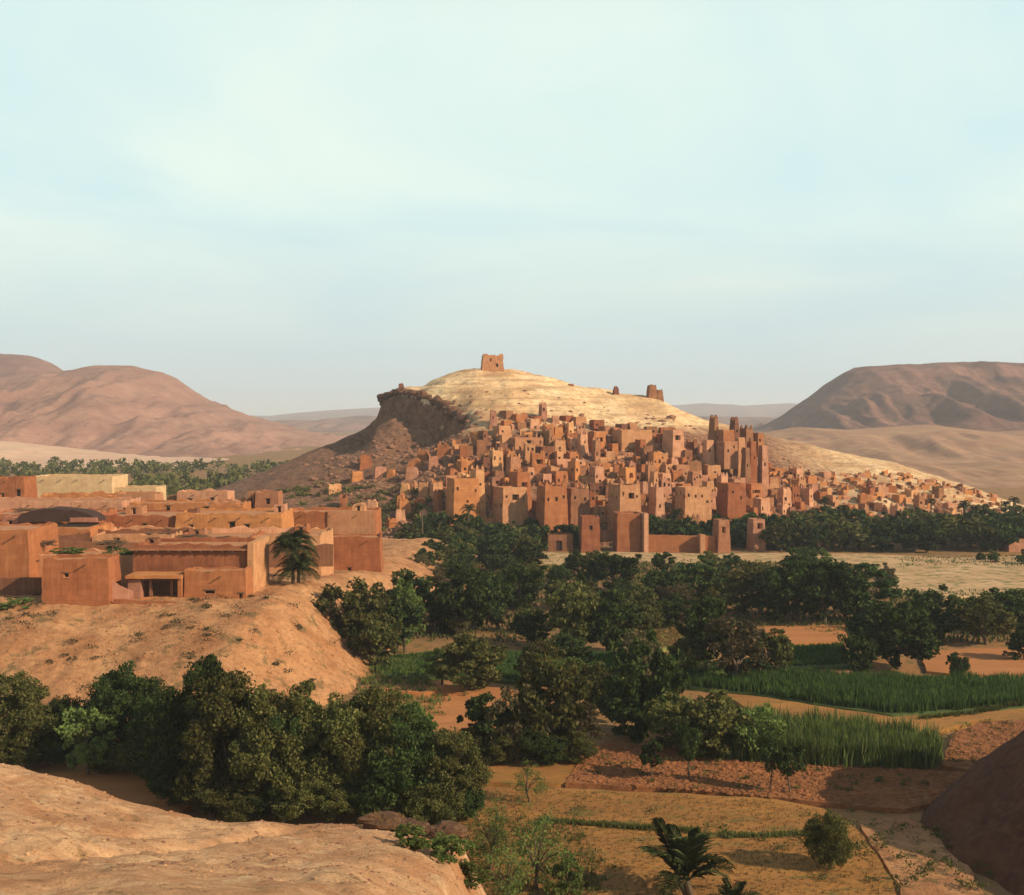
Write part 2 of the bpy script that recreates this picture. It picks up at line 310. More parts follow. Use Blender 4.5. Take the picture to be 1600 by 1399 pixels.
def h_terrace(x, y):
    x = np.asarray(x, float); y = np.asarray(y, float)
    xe = -38.5 + (y - 195) * 0.085 + fbm(y / 17, x * 0 + 3, 3) * 2.5
    side = 1 - sstep(0, 1, (x - xe) / 17 + 0.0)
    front = sstep(146, 194, y + fbm(x / 20, y / 60 + 9, 3) * 4 + 3 * sstep(-60, -40, x))
    top = 12.2 - 6.2 * sstep(205, 285, y) * sstep(-62, -36, x) + 2.2 * sstep(-55, -85, x) * sstep(210, 300, y)
    back = 1 - sstep(345, 400, y)
    b = np.minimum(side, 1) * front * back
    rill = ridged(x / 7 + fbm(x / 9, y / 9) * 0.5, y / 26, 4) - 0.6
    return top * b + rill * 1.5 * np.clip(b * (1.25 - b) * 4, 0, 1) * 0.8 + fbm(x / 2.2, y / 2.2, 4) * 0.22 - 0.9 * (1 - sstep(0.0, 0.06, b))
_sp = np.array([-900, 0, 150, 300, 500, 640, 715, 760, 830, 900, 1100])
_s75 = HC - (np.array([1150, 1190, 1243, 1278, 1292, 1302, 1322, 1420, 1600, 1800, 2000]) - HY) / F * 75
def h_slope(x, y):
    x = np.asarray(x, float); y = np.asarray(y, float)
    px = 800 + x / np.maximum(y, 8) * F
    px75 = 800 + x / 75 * F
    z75 = np.maximum(np.interp(px75, _sp, _s75), -3)
    z45 = 23.0 - 7 * sstep(-7, 4, x) - 12 * sstep(2, 14, x)
    z15 = 34.0 - 3 * sstep(6, 20, x)
    z = np.where(y < 45, z15 + (z45 - z15) * np.clip((y - 12) / 33, -0.3, 1), z45 + (z75 - z45) * np.clip((y - 45) / 30, 0, 1))
    drop = sstep(74, 104, y + fbm(x / 12, x * 0, 2) * 2)
    n = fbm(x / 9, y / 9, 5) * 0.85 + fbm(x / 1.6, y / 1.6, 4) * 0.24 - 0.5 * np.clip(ridged(x / 7 + fbm(x / 6, y / 6), y / 16, 4) - .72, 0, 1) * 3
    gully = -1.0 * np.exp(-((x - (-24 + (y - 45) * 0.42) + 1.2 * fbm(y / 6, y * 0)) / 1.3) ** 2) * sstep(40, 48, y) * (1 - sstep(70, 75, y))
    return (z + n + gully) * (1 - drop) - 2.2 * drop
def h_bank(x, y):
    x = np.asarray(x, float); y = np.asarray(y, float)
    e = 40.6 + 0.30 * np.clip(110 - y, 0, 99) + 0.42 * np.clip(y - 122, 0, 99) + fbm(y / 8, y * 0 + 5, 3) * 1.2
    up = np.clip((x - e) * 0.85, -2.0, 18)
    ends = sstep(86, 100, y) * (1 - sstep(122, 150, y))
    return (up + 2) * ends - 2 + (fbm(x / 5, y / 5, 5) * 1.3 + ridged(x / 4, y / 9, 3) * 0.8 - .6) * np.clip(up / 3, 0, 1) * ends

# the ground sheet out to the horizon
ang = np.linspace(-1.0, 1.0, 320)
rad = np.concatenate([np.linspace(20, 130, 110), np.geomspace(131, 30000, 260)])
A_, R_ = np.meshgrid(ang, rad); gx = (R_ * A_).ravel(); gy = R_.ravel()
gz = h_valley(gx, gy)
i = (np.arange(len(rad) - 1)[:, None] * 320 + np.arange(319)[None]).ravel()
o = link('ground', mesh('ground', np.stack([gx, gy, gz], 1), np.stack([i, i + 1, i + 321, i + 320], 1), M['valley'], True)); tag(o, 'flat orange valley floor under the groves and fields', None, None, 'structure')
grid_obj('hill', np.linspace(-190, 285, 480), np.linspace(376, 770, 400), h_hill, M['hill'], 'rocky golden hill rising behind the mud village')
grid_obj('terrace_mound', np.linspace(-165, -8, 300), np.linspace(138, 410, 340), h_terrace, M['terrace'], 'eroded earth terrace carrying the near mud houses')
grid_obj('sandy_slope', np.linspace(-60, 26, 300), np.linspace(6, 108, 320), h_slope, M['slope'], 'bare sandy slope dropping away below the viewer')
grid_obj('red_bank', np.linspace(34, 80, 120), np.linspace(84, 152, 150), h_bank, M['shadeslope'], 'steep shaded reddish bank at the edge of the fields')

def mountain(name, us, ys, D, depth, mat, label, nz, foot=0.0, seed=0, res=(360, 140), front=1.0, flat=0.0):
    us = np.array(us, float); zs = Z(np.array(ys, float), D)
    x0, x1 = X(us[0], D), X(us[-1], D)
    def hf(x, y):
        rz = np.interp(800 + x / (np.maximum(y, D) if flat else D) * F, us, zs)
        t = (y - (D - depth)) / depth
        prof = np.where(t < 1, sstep(0, 1, t) * 0.45 + 0.55 * np.clip(t, 0, 1) ** front, 1 - sstep(1 + flat, 2.0, t))
        if flat: prof = np.interp(prof, [0, .5, .80, .86, .97, 1], [0, .42, .74, .90, .985, 1])
        g = ridged(x / (depth * 0.11) + seed + fbm(x / depth, y / depth) * .6, y / (depth * 0.45) + seed, 5) - 0.62
        e = np.clip(prof * (1.005 - prof) * 4.2, 0, 1)
        return foot + (rz - foot) * prof + g * nz * e + fbm(x / (depth * .05), y / (depth * .05), 3) * nz * 0.06 - 4 * (1 - sstep(0, .05, t))
    return grid_obj(name, np.linspace(x0, x1, res[0]), np.linspace(D - depth, D + depth * 0.9, res[1]), hf, mat, label)
mountain('left_mountain', [-900, -500, -200, -20, 60, 110, 150, 205, 250, 275, 330, 400, 450, 510, 560], [640, 600, 590, 592, 585, 577, 571, 573, 583, 598, 632, 660, 674, 688, 712], 1900, 750, M['mountain'], 'broad pinkish mountain on the left of the valley', 52, -3, 2.0, (420, 170), 1.2)
mountain('left_far_mesa', [-1200, -600, -200, 0, 50, 80, 100, 180, 300], [560, 552, 550, 552, 557, 566, 580, 640, 665], 2900, 700, M['mesa'], 'dark flat topped mesa behind the left mountain', 40, 0, 5.0, (220, 120), 0.7, .3)
mountain('gravel_fan', [-600, -100, 0, 60, 120, 180, 260, 330], [690, 686, 690, 697, 706, 713, 719, 722], 1120, 260, M['paledune'], 'pale gravel fan at the foot of the left mountain', 4, -3, 1.0, (160, 60))
mountain('mesa', [1130, 1195, 1225, 1262, 1290, 1318, 1335, 1370, 1420, 1500, 1560, 1640, 1800, 2300, 2800], [690, 666, 648, 622, 601, 582, 574, 571, 570, 566, 567, 569, 565, 575, 640], 2300, 800, M['mesa'], 'long flat topped brown mesa on the right', 48, 6, 8.0, (520, 240), 0.8, .35)
mountain('brown_foothills', [1080, 1180, 1260, 1330, 1450, 1560, 1700, 2000, 2500], [700, 678, 668, 672, 664, 676, 668, 672, 700], 1350, 420, M['apron'], 'low brown foothills in front of the mesa', 14, -3, 4.0, (300, 110))
mountain('pale_foothills', [1250, 1330, 1420, 1500, 1560, 1620, 1750, 2100], [735, 728, 722, 728, 722, 730, 726, 745], 860, 200, M['apron'], 'pale gravelly rise beyond the end of the village', 5, -3, 6.0, (220, 80))
mountain('far_ridge', [-3000, -1000, 300, 420, 470, 520, 570, 640, 760, 900, 1060, 1100, 1160, 1230, 1300, 1500, 3000], [640, 640, 648, 650, 645, 641, 638, 636, 640, 634, 633, 630, 634, 630, 634, 628, 640], 9500, 2500, M['mesa'], 'hazy blue ridge on the horizon', 60, 0, 3.0, (500, 60))
mountain('middle_ridge', [100, 340, 400, 450, 500, 560, 640, 800, 1050, 1200, 1300], [680, 668, 660, 656, 657, 650, 652, 655, 650, 652, 668], 4800, 1100, M['mesa'], 'low hazy hills behind the left flank of the hill', 50, 0, 9.0, (360, 60))

# ------------------------------------------------------------------ fields, banks and paths on the valley floor
def parcel(name, pts, z, mat, label, n=1):
    P = [G(a, b, z) for a, b in pts]
    # round off and roughen the outline
    Q = []
    for k in range(len(P)):
        a, b = np.array(P[k]), np.array(P[(k + 1) % len(P)])
        m_ = max(1, int(np.linalg.norm(b - a) / 2.0))
        for j in range(m_):
            q = a + (b - a) * j / m_; Q.append(q + np.array([mn.noise((q[0] * .3, q[1] * .3, z)), mn.noise((q[0] * .3, q[1] * .3, z + 9))]) * 0.5)
    n_ = len(Q)
    v = [(q[0], q[1], z) for q in Q]
    c = np.mean(Q, 0); v += [(q[0] + (q[0] - c[0]) * 0.004, q[1] + (q[1] - c[1]) * 0.004, -0.6) for q in Q]
    f = [tuple(range(n_))] + [(k, k + n_, (k + 1) % n_ + n_, (k + 1) % n_) for k in range(n_)]
    me = mesh(name, v, f, mat); me.flip_normals() if me.polygons[0].normal.z < 0 else None
    o = link(name, me); tag(o, label, None, None, 'structure'); return o
parcel('stubble_field', [(700, 1232), (870, 1236), (1040, 1243), (1210, 1252), (1290, 1268), (1345, 1300), (1380, 1350), (1420, 1430), (700, 1440), (560, 1420)], 0.25, M['ochre'], 'ochre stubble field below the red ploughed strip')
parcel('stubble_field', [(720, 1175), (900, 1165), (935, 1222), (870, 1226), (700, 1226)], 0.35, M['ochre'], 'ochre field end beside the small fig trees')
parcel('ploughed_field', [(880, 1226), (905, 1195), (950, 1160), (1180, 1186), (1470, 1208), (1540, 1212), (1500, 1250), (1420, 1268), (1290, 1258), (1120, 1240)], 0.4, M['redsoil'], 'red ploughed field full of clods behind the small trees')
parcel('red_field', [(1475, 1200), (1492, 1150), (1530, 1132), (1620, 1124), (1700, 1120), (1700, 1215), (1560, 1214)], 0.6, M['redsoil'], 'red field at the right end of the cane strip')
parcel('grass_path', [(1120, 1084), (1200, 1092), (1300, 1108), (1400, 1122), (1500, 1118), (1700, 1100), (1700, 1118), (1520, 1130), (1470, 1145), (1440, 1165), (1300, 1140), (1180, 1112)], 0.45, M['ochre'], 'curving ochre path between maize and cane')
parcel('maize_field', [(1050, 1058), (1160, 1050), (1320, 1060), (1470, 1066), (1700, 1062), (1700, 1100), (1550, 1110), (1400, 1120), (1290, 1104), (1180, 1087), (1080, 1076)], 0.3, M['greenfield'], 'long field of dark green maize')
parcel('orange_field', [(1440, 1020), (1530, 1014), (1700, 1012), (1700, 1056), (1500, 1056), (1450, 1050)], 0.3, M['orange'], 'orange field on the right before the dark trees')
parcel('orange_field', [(1195, 980), (1320, 978), (1330, 1004), (1210, 1008)], 0.4, M['orange'], 'small orange field among the middle trees')
parcel('green_field', [(1215, 1012), (1320, 1008), (1330, 1042), (1230, 1046)], 0.35, M['greenfield'], 'small green field below the small orange field')
parcel('green_field', [(570, 1030), (700, 1018), (960, 1020), (1060, 1040), (1080, 1072), (900, 1076), (760, 1062), (600, 1058)], 0.3, M['greenfield'], 'bright green crop field beside the earth terrace')
parcel('dry_grass_field', [(1020, 985), (1080, 980), (1090, 1012), (1030, 1016)], 0.35, M['yellowgrass'], 'yellow green grass patch between the trees')
parcel('sandy_bank', [(820, 862), (930, 866), (920, 884), (840, 882)], 0.6, M['sand'], 'pale sandy bank left of the red gate wall')
parcel('sandy_bank', [(930, 862), (1100, 866), (1260, 864), (1255, 876), (1080, 880), (935, 876)], 0.5, M['sand'], 'pale sandy strip below the red gate wall')
parcel('sandy_bank', [(1262, 865), (1370, 866), (1380, 884), (1262, 877)], 0.45, M['sand'], 'sandy strip between the pale bank and the river sand')
parcel('sandy_bank', [(1360, 866), (1480, 872), (1640, 868), (1640, 925), (1480, 935), (1390, 925), (1365, 890)], 0.4, M['sand'], 'pale river sand clearing on the right')
parcel('orange_field', [(1345, 1290), (1420, 1275), (1500, 1330), (1560, 1430), (1440, 1450), (1385, 1350)], 0.12, M['terrace'], 'bare orange earth strip beside the shaded bank')
parcel('orange_field', [(600, 1075), (720, 1072), (800, 1078), (860, 1160), (720, 1180), (560, 1180)], 0.3, M['orange'], 'orange plot behind the big bushy trees')
parcel('orange_field', [(0, 1215), (250, 1205), (300, 1260), (250, 1290), (-100, 1290)], 0.3, M['orange'], 'orange plot under the left trees')

# ------------------------------------------------------------------ mud buildings
THINGS = []     # (object, group phrase, look) for the labels written at the end
def rough(p, amp, seed):
    q = mn.noise_vector((p[0] * 0.55 + seed, p[1] * 0.55, p[2] * 0.55)); s = mn.noise_vector((p[0] * 1.9, p[1] * 1.9 + seed, p[2] * 1.9))
    return (p[0] + q[0] * amp + s[0] * amp * .35, p[1] + q[1] * amp + s[1] * amp * .35, p[2] + q[2] * amp * 0.5)
def mud_block(parent, w, d, h, mat, taper=0.03, par=0.7, thick=0.4, openings=(), amp=0.12, ruin=0.0, seed=0.0, off=(0, 0, 0), step=1.6, below=1.5, roof=True, wname='wall', trim=False):
    """walls with real openings (face 0 front -y, 1 right +x, 2 back, 3 left), crumbling parapet, sunken flat roof"""
    V = []; Fc = []
    lerp = lambda a, b, t: a + (b - a) * t
    def P(face, u, z, ins=0.0):             # u 0..1 along the face
        ti_ = taper * max(z, 0) * 1.3 + ins
        hw, hd = w / 2 - ti_, d / 2 - ti_
        c = [(-hw, -hd), (hw, -hd), (hw, hd), (-hw, hd)]
        a, b = c[face], c[(face + 1) % 4]
        return (lerp(a[0], b[0], u), lerp(a[1], b[1], u), z)
    def topz(p): return mn.noise((p[0] * 0.9 + seed * 3, p[1] * 0.9, seed)) * (0.16 + ruin * 1.6) - ruin * 0.6 * max(0, mn.noise((p[0] * .3, p[1] * .3 + seed, 4.0))) * 2
    def add(p, top=False):
        q = rough(p, amp, seed)
        if top: q = (q[0], q[1], q[2] + topz(p))
        V.append((q[0] + off[0], q[1] + off[1], q[2] + off[2])); return len(V) - 1
    wins = []
    for face in range(4):
        Lw = w if face % 2 == 0 else d
        ops = [o for o in openings if o[0] == face]      # (face, u centre m from left, z0, width, height, kind)
        us = set(np.round(np.linspace(0, Lw, max(2, int(Lw / step) + 1)), 3)); zs = set(np.round(np.linspace(0, h, max(2, int(h / step) + 1)), 3)); zs.add(-below)
        for o in ops:
            for q in (o[1] - o[3] / 2, o[1] + o[3] / 2): us = {u for u in us if abs(u - q) > 0.25 or u in (0, round(Lw, 3))}
            for q in (o[2], o[2] + o[4]): zs = {z for z in zs if abs(z - q) > 0.25 or z in (-below, round(h, 3))}
        for o in ops:
            us.add(round(o[1] - o[3] / 2, 3)); us.add(round(o[1] + o[3] / 2, 3)); zs.add(round(o[2], 3)); zs.add(round(o[2] + o[4], 3))
        us = sorted(us); zs = sorted(zs)
        idx = {}
        for a, u in enumerate(us):
            for b, z in enumerate(zs): idx[a, b] = add(P(face, u / Lw, z), z >= h - 1e-3)
        for a in range(len(us) - 1):
            for b in range(len(zs) - 1):
                uc, zc = (us[a] + us[a + 1]) / 2, (zs[b] + zs[b + 1]) / 2
                if any(abs(uc - o[1]) < o[3] / 2 and o[2] < zc < o[2] + o[4] for o in ops): continue
                Fc.append((idx[a, b], idx[a + 1, b], idx[a + 1, b + 1], idx[a, b + 1]))
        # parapet rim and its inner side
        n = len(us); t_ = len(zs) - 1
        inn = [add(P(face, u / Lw, h, thick), True) for u in us]; low = [add(P(face, u / Lw, h - par - 0.1, thick)) for u in us]
        for a in range(n - 1):
            Fc.append((idx[a, t_], idx[a + 1, t_], inn[a + 1], inn[a])); Fc.append((inn[a], inn[a + 1], low[a + 1], low[a]))
        for o in ops:
            fr = [add(P(face, u / Lw, z)) for u, z in ((o[1] - o[3] / 2, o[2]), (o[1] + o[3] / 2, o[2]), (o[1] + o[3] / 2, o[2] + o[4]), (o[1] - o[3] / 2, o[2] + o[4]))]
            ins = 0.35 if len(o) < 7 else o[6]
            bk = [P(face, min(max(u / Lw, 0.02), 0.98), z, ins) for u, z in ((o[1] - o[3] / 2, o[2]), (o[1] + o[3] / 2, o[2]), (o[1] + o[3] / 2, o[2] + o[4]), (o[1] - o[3] / 2, o[2] + o[4]))]
            bk = [tuple(np.array(rough(q, amp, seed)) + np.array(off)) for q in bk]
            vv = [V[q] for q in fr] + bk
            ff = [(0, 1, 5, 4), (1, 2, 6, 5), (2, 3, 7, 6), (3, 0, 4, 7), (4, 5, 6, 7)]
            wins.append((o[5], vv, ff))
    link(wname, mesh(wname, V, Fc, mat), parent)
    if roof:
        hw, hd = w / 2 - taper * h * 1.3 - thick * .5, d / 2 - taper * h * 1.3 - thick * .5
        n = 4; rv = []; rf = []
        for a in range(n):
            for b in range(n):
                x, y = -hw + 2 * hw * a / (n - 1), -hd + 2 * hd * b / (n - 1)
                rv.append((x + off[0], y + off[1], h - par + off[2] + 0.12 * mn.noise((x, y, seed))))
        for a in range(n - 1):
            for b in range(n - 1): rf.append((a * n + b, (a + 1) * n + b, (a + 1) * n + b + 1, a * n + b + 1))
        link('roof', mesh('roof', rv, rf, M['roofmud']), parent)
    for kind, vv, ff in wins:
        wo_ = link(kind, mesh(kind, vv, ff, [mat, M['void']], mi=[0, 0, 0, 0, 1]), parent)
        if trim and abs(vv[0][1] - vv[1][1]) < .5 * abs(vv[0][0] - vv[1][0]):
            a_, b_ = vv[3], vv[2]; y_ = min(a_[1], b_[1]); z_ = max(a_[2], b_[2])
            link('lintel', box_mesh('lintel', a_[0] - .22, b_[0] + .22, y_ - .07, y_ + .2, z_ - .03, z_ + .16, M['wood'], .01), wo_)
            if kind == 'window':
                link('sill', box_mesh('sill', a_[0] - .12, b_[0] + .12, y_ - .1, y_ + .16, min(vv[0][2], vv[1][2]) - .12, min(vv[0][2], vv[1][2]) - .01, MUD['pink'], .01), wo_)
def box_mesh(name, x0, x1, y0, y1, z0, z1, mat, amp=0.03, seed=0.0, n=(1, 1, 1)):
    v = []; f = []
    def face(o, a, b, na, nb):
        s = len(v)
        for i in range(na + 1):
            for j in range(nb + 1):
                p = (o[0] + a[0] * i / na + b[0] * j / nb, o[1] + a[1] * i / na + b[1] * j / nb, o[2] + a[2] * i / na + b[2] * j / nb); v.append(rough(p, amp, seed))
        for i in range(na):
            for j in range(nb): f.append((s + i * (nb + 1) + j, s + (i + 1) * (nb + 1) + j, s + (i + 1) * (nb + 1) + j + 1, s + i * (nb + 1) + j + 1))
    X_, Y_, Z_ = (x1 - x0, 0, 0), (0, y1 - y0, 0), (0, 0, z1 - z0)
    face((x0, y0, z0), X_, Z_, n[0], n[2]); face((x1, y0, z0), Y_, Z_, n[1], n[2]); face((x1, y1, z0), (x0 - x1, 0, 0), Z_, n[0], n[2])
    face((x0, y1, z0), (0, y0 - y1, 0), Z_, n[1], n[2]); face((x0, y0, z1), X_, Y_, n[0], n[1]); face((x0, y1, z0), X_, (0, y0 - y1, 0), n[0], n[1])
    return mesh(name, v, f, mat)
def merlons(parent, w, d, h, mat, taper, hm=1.1, wm=0.9, seed=0):
    """stepped pinnacles on the four corners"""
    hw, hd = w / 2 - taper * h * 1.3, d / 2 - taper * h * 1.3
    for sx in (-1, 1):
        for sy in (-1, 1):
            cx, cy = sx * (hw - wm / 2), sy * (hd - wm / 2); v = []; f = []
            for q, (s, z) in enumerate(((0.5, -0.2), (0.5, hm * .45), (0.3, hm * .5), (0.22, hm))):
                for a, b in ((-1, -1), (1, -1), (1, 1), (-1, 1)): v.append((cx + a * s * wm, cy + b * s * wm, h + z))
                if q: f += [((q - 1) * 4 + e, (q - 1) * 4 + (e + 1) % 4, q * 4 + (e + 1) % 4, q * 4 + e) for e in range(4)]
            f.append((12, 13, 14, 15))
            link('merlon', mesh('merlon', v, f, mat), parent)
def beam_ends(parent, w, d, h, n, z):
    for k in range(n):
        x = -w / 2 + w * (k + 0.5) / n
        link('roof_beam', box_mesh('roof_beam', x - .09, x + .09, -d / 2 - 0.35, -d / 2 + 0.4, z, z + .18, M['wood'], 0.01), parent)

def build_px(name, label, cat, pxc, pyb, pyt, wpx, D, depth, mat, rz=0.0, ops=(), grp=None, ztop=None, **kw):
    """a block whose front stands at distance D; base and top given by how high they stand in the view"""
    zb, zt = Z(pyb, D), Z(pyt, D); wd = wpx / F * D
    root = empty(name, (X(pxc, D), D + depth / 2, zb), rz); tag(root, label, cat, grp)
    kw['ruin'] = kw.get('ruin', .1) + .12 * (mat != 'cream'); kw.setdefault('step', 1.1)
    mud_block(root, wd, depth, zt - zb, MUD[mat], openings=ops, seed=(pxc * 0.37) % 50, trim=True, **kw)
    rg_ = random.Random(pxc * 7 + 1)            # wooden rain spouts under the parapet
    if wd > 8:
        for k in range(int(wd / 5.5)):
            x_ = -wd / 2 + wd * (k + rg_.uniform(.3, .7)) / int(wd / 5.5)
            link('rain_spout', box_mesh('rain_spout', x_ - .1, x_ + .1, -depth / 2 - .75, -depth / 2 + .3, zt - zb - .95, zt - zb - .8, M['wood'], .01), root)
    return root, wd, zt - zb

# --- the near houses on the earth terrace, front row first
H = 'near mud houses on the earth terrace'
b, wd, h = build_px('mud_house', 'boxy orange mud room at the terrace front with one tiny window hole', 'house', 114, 954, 874, 106, 188, 7, 'orange', 0.04,
                    [(0, 3.6, 5.0, 0.75, 0.6, 'window'), (3, 3.5, 0.3, 1.1, 2.0, 'door')], H, par=0.5, amp=0.14, ruin=0.12, below=3)
b, wd, h = build_px('mud_house', 'tall plain orange house cut off by the left edge of the view', 'house', -14, 955, 829, 118, 199, 14, 'orange', 0.0,
                    [(0, 2.5, 4.5, .9, 1.1, 'window')], H, amp=0.1, par=0.4, below=4)
b, wd, h = build_px('mud_house', 'large two-part red-brown house, its sunlit right side put in paler mud', 'house', 297, 958, 852, 184, 199, 12.5, 'red', 0.0,
                    [(0, 12.2, 6.3, .8, .7, 'window'), (0, 15.5, 4.2, .8, 1.0, 'window')], H, amp=0.11, ruin=0.1, below=4, taper=0.012)
# the large house's sunlit right side as a paler slab, and its eave course
link('sunlit_side', box_mesh('sunlit_side', wd / 2 - 0.2, wd / 2 + 0.75, -6.9, 6.0, -3, h + 0.35, MUD['ochre'], 0.08, 3.1, (1, 8, 7)), b)
for k in range(11):
    x = -wd / 2 + wd * (k + .5) / 11
    link('roof_beam', box_mesh('roof_beam', x - .11, x + .11, -6.25 - .5, -5.9, h - 1.15, h - .93, M['wood'], 0.01), b)
link('eave_slab', box_mesh('eave_slab', -wd / 2 - .2, wd / 2 - .25, -6.75, -5.9, h - .9, h - .62, MUD['ochre'], .06, 5, (12, 1, 1)), b)
b, wd, h = build_px('house_annex', 'low red-brown lean-to block in front of the large house', 'annex', 334, 956, 893, 100, 192.5, 5.5, 'orange', 0.0,
                    [(0, 9.2, 1.2, .55, 1.6, 'window'), (0, 4.2, 2.7, 1.6, .5, 'window')], H, amp=0.12, par=.25, below=4, ruin=.05)
# open shed with a dark mouth
D = 192.0; sh = empty('open_shed', (X(240, D), D, Z(948, D))); tag(sh, 'open fronted shed with a dark mouth under an uneven earth roof slab', 'shed', H)
sw, shh = 82 / F * D, 48 / F * D
link('roof', box_mesh('roof', -sw / 2 - .3, sw / 2 + .2, -0.6, 5.2, shh - .45, shh, MUD['orange'], .2, 2, (6, 3, 1)), sh)
link('rear_wall', box_mesh('rear_wall', -sw / 2, sw / 2, 4.7, 5.1, -3, shh - .46, MUD['brown'], .04, 2, (5, 1, 3)), sh)
link('side_wall', box_mesh('side_wall', sw / 2 - .5, sw / 2 + .1, 0, 4.68, -3, shh - .46, MUD['orange'], .04, 2, (1, 3, 3)), sh)
link('side_wall', box_mesh('side_wall', -sw / 2 - .1, -sw / 2 + 1.9, 0, 4.68, -3, shh - .46, MUD['pink'], .07, 2, (2, 3, 3)), sh)
link('low_wall', box_mesh('low_wall', -sw / 2 + 1.92, sw / 2 - .52, -.15, .35, -3, 1.35, MUD['orange'], .1, 6, (5, 1, 2)), sh)
for k, x in enumerate((-sw / 2 + 3.2, sw / 2 - 1.7)):
    link('post', box_mesh('post', x - .22, x + .22, 0.9, 1.3, -1.5, shh - .46, MUD['brown'], .05, k, (1, 1, 3)), sh)
link('lintel', box_mesh('lintel', -sw / 2 + 1.9, sw / 2 - .5, -.05, .15, shh - .75, shh - .47, M['wood'], .02), sh)
# retaining wall under annex and shed
def wall_px(name, label, px0, px1, pyt0, pyt1, pyb, D0, D1, mat, thick=.5, cat='wall', step=1.5, amp=.12, ruin=.3, grp=None, below=2):
    root = empty(name, ((X(px0, D0) + X(px1, D1)) / 2, (D0 + D1) / 2, 0)); tag(root, label, cat, grp)
    A = np.array([X(px0, D0), D0]); B = np.array([X(px1, D1), D1]); n = max(2, int(np.linalg.norm(B - A) / step)); t = (B - A) / np.linalg.norm(B - A); nn = np.array([t[1], -t[0]]) * thick / 2
    v = []; f = []; zb = Z(pyb, (D0 + D1) / 2) - below
    for k in range(n + 1):
        c = A + (B - A) * k / n; zt = Z(pyt0 + (pyt1 - pyt0) * k / n, c[1]) + mn.noise((c[0] * .7, c[1] * .7, 3)) * ruin
        for s, z in ((1, zb), (1, (zb + zt) / 2), (1, zt), (-1, zt), (-1, zb)):
            p = c + nn * s; v.append(rough((p[0] - root.location.x, p[1] - root.location.y, z), amp if z > zb else 0, px0 * .1))
    for k in range(n):
        for j in range(4): f.append((k * 5 + j, (k + 1) * 5 + j, (k + 1) * 5 + j + 1, k * 5 + j + 1))
    f += [(0, 1, 2, 3, 4), tuple(n * 5 + q for q in (4, 3, 2, 1, 0))]
    link(cat if cat in ('parapet',) else 'masonry', mesh('masonry', v, f, MUD[mat]), root); return root
wall_px('retaining_wall', 'low sloping orange retaining wall below the open shed', 176, 392, 938, 946, 975, 189, 189.5, 'orange')
wall_px('garden_wall', 'short dark strip put in as the shadow left of the boxy orange room', -30, 62, 905, 903, 945, 193.5, 194, 'brown')  # dark strip put in as the cast shadow of the boxy room
wall_px('garden_wall', 'pale broken garden wall between boxy room and shed', 166, 206, 900, 922, 950, 190, 191, 'pink', ruin=.8)
wall_px('garden_wall', 'long low brown wall behind the scrubby flat roof', 20, 520, 846, 852, 872, 214, 222, 'brown', ruin=.5)
b, wd, h = build_px('mud_house', 'low pale roofed house with scrub growing on its flat roof', 'house', 128, 935, 868, 176, 203, 9, 'ochre', 0, [], H, amp=.12, par=.3, below=4, ruin=.15)
# middle rows
def row(label, pxc, pyb, pyt, wpx, D, depth, mat, ops=(), rz=0.0, **kw):
    kw.setdefault('below', 7); kw.setdefault('amp', .12)
    return build_px('mud_house', label, 'house', pxc, pyb, pyt, wpx, D, depth, mat, rz, ops, H, **kw)
row('orange house with a flat roof behind the scrubby roof, cut by the left edge', 40, 860, 826, 200, 238, 15, 'orange', [(0, 14, 2, .9, .8, 'window')], par=.4, ruin=.15)
row('ochre flat roofed house peeping over the left half of the large red-brown house', 205, 865, 836, 128, 236, 17, 'ochre', [(0, 5, 2, .9, .8, 'window')], par=.45, ruin=.25)
row('orange flat roofed house behind the middle of the large red-brown house', 330, 866, 840, 120, 234, 18, 'orange', [], par=.4, ruin=.3)
row('pale flat roofed house between the large red-brown house and the right end', 445, 872, 838, 112, 238, 17, 'ochre', [(0, 9, 2.4, .8, .7, 'window')], par=.45, ruin=.25)
row('long orange house with a dark eave line left of the two window house', 205, 842, 806, 136, 263, 17, 'orange', [(0, 5, 2.6, .8, .8, 'window'), (0, 12, 2.4, .8, .8, 'window')], par=.4, ruin=.1)
row('long pale orange house with two small square windows side by side', 356, 845, 803, 168, 262, 15, 'orange', [(0, 12.2, 2.6, 1.2, 1.3, 'window'), (0, 15.4, 2.2, 1.1, 1.2, 'window'), (0, 3.4, 2.5, .8, .8, 'window')], par=.45, ruin=.12)
row('flat roofed orange house on the left under the dark arched shelter', 62, 842, 803, 170, 256, 15, 'orange', [(0, 6, 3, 1, 1.2, 'window')], par=.4, ruin=.2)
row('pinkish flat roofed house behind the dark arched shelter', 60, 812, 784, 260, 284, 15, 'pink', [(0, 9, 2, 1, 1.1, 'window')], par=.4, ruin=.2)
row('low orange house behind the two window house', 290, 812, 787, 180, 284, 12, 'orange', [(0, 9, 2, 1, 1.1, 'window'), (0, 18, 1.8, 1, 1.1, 'window')], par=.4, ruin=.2)
b, wd, h = row('tall two-toned house with its lit upper front in lighter mud at the right end', 517, 893, 800, 140, 284, 13, 'orange', [(0, 2.6, 8.0, 1.0, .9, 'window'), (0, 14.5, 2.2, .7, .8, 'window')], par=.5, ruin=.12, taper=.008)
link('lit_upper_storey', box_mesh('lit_upper_storey', -wd / 2 + 9.5, wd / 2 - .2, -6.75, -6.2, h * .55, h + .2, MUD['ochre'], .08, 4, (8, 1, 4)), b)  # sunlit upper right front put in as a lighter mud facing
link('ledge', box_mesh('ledge', -wd / 2 - .3, wd / 2 + .1, -6.95, -6.3, h * .55 - .35, h * .55 - .02, MUD['brown'], .06, 4, (10, 1, 1)), b)
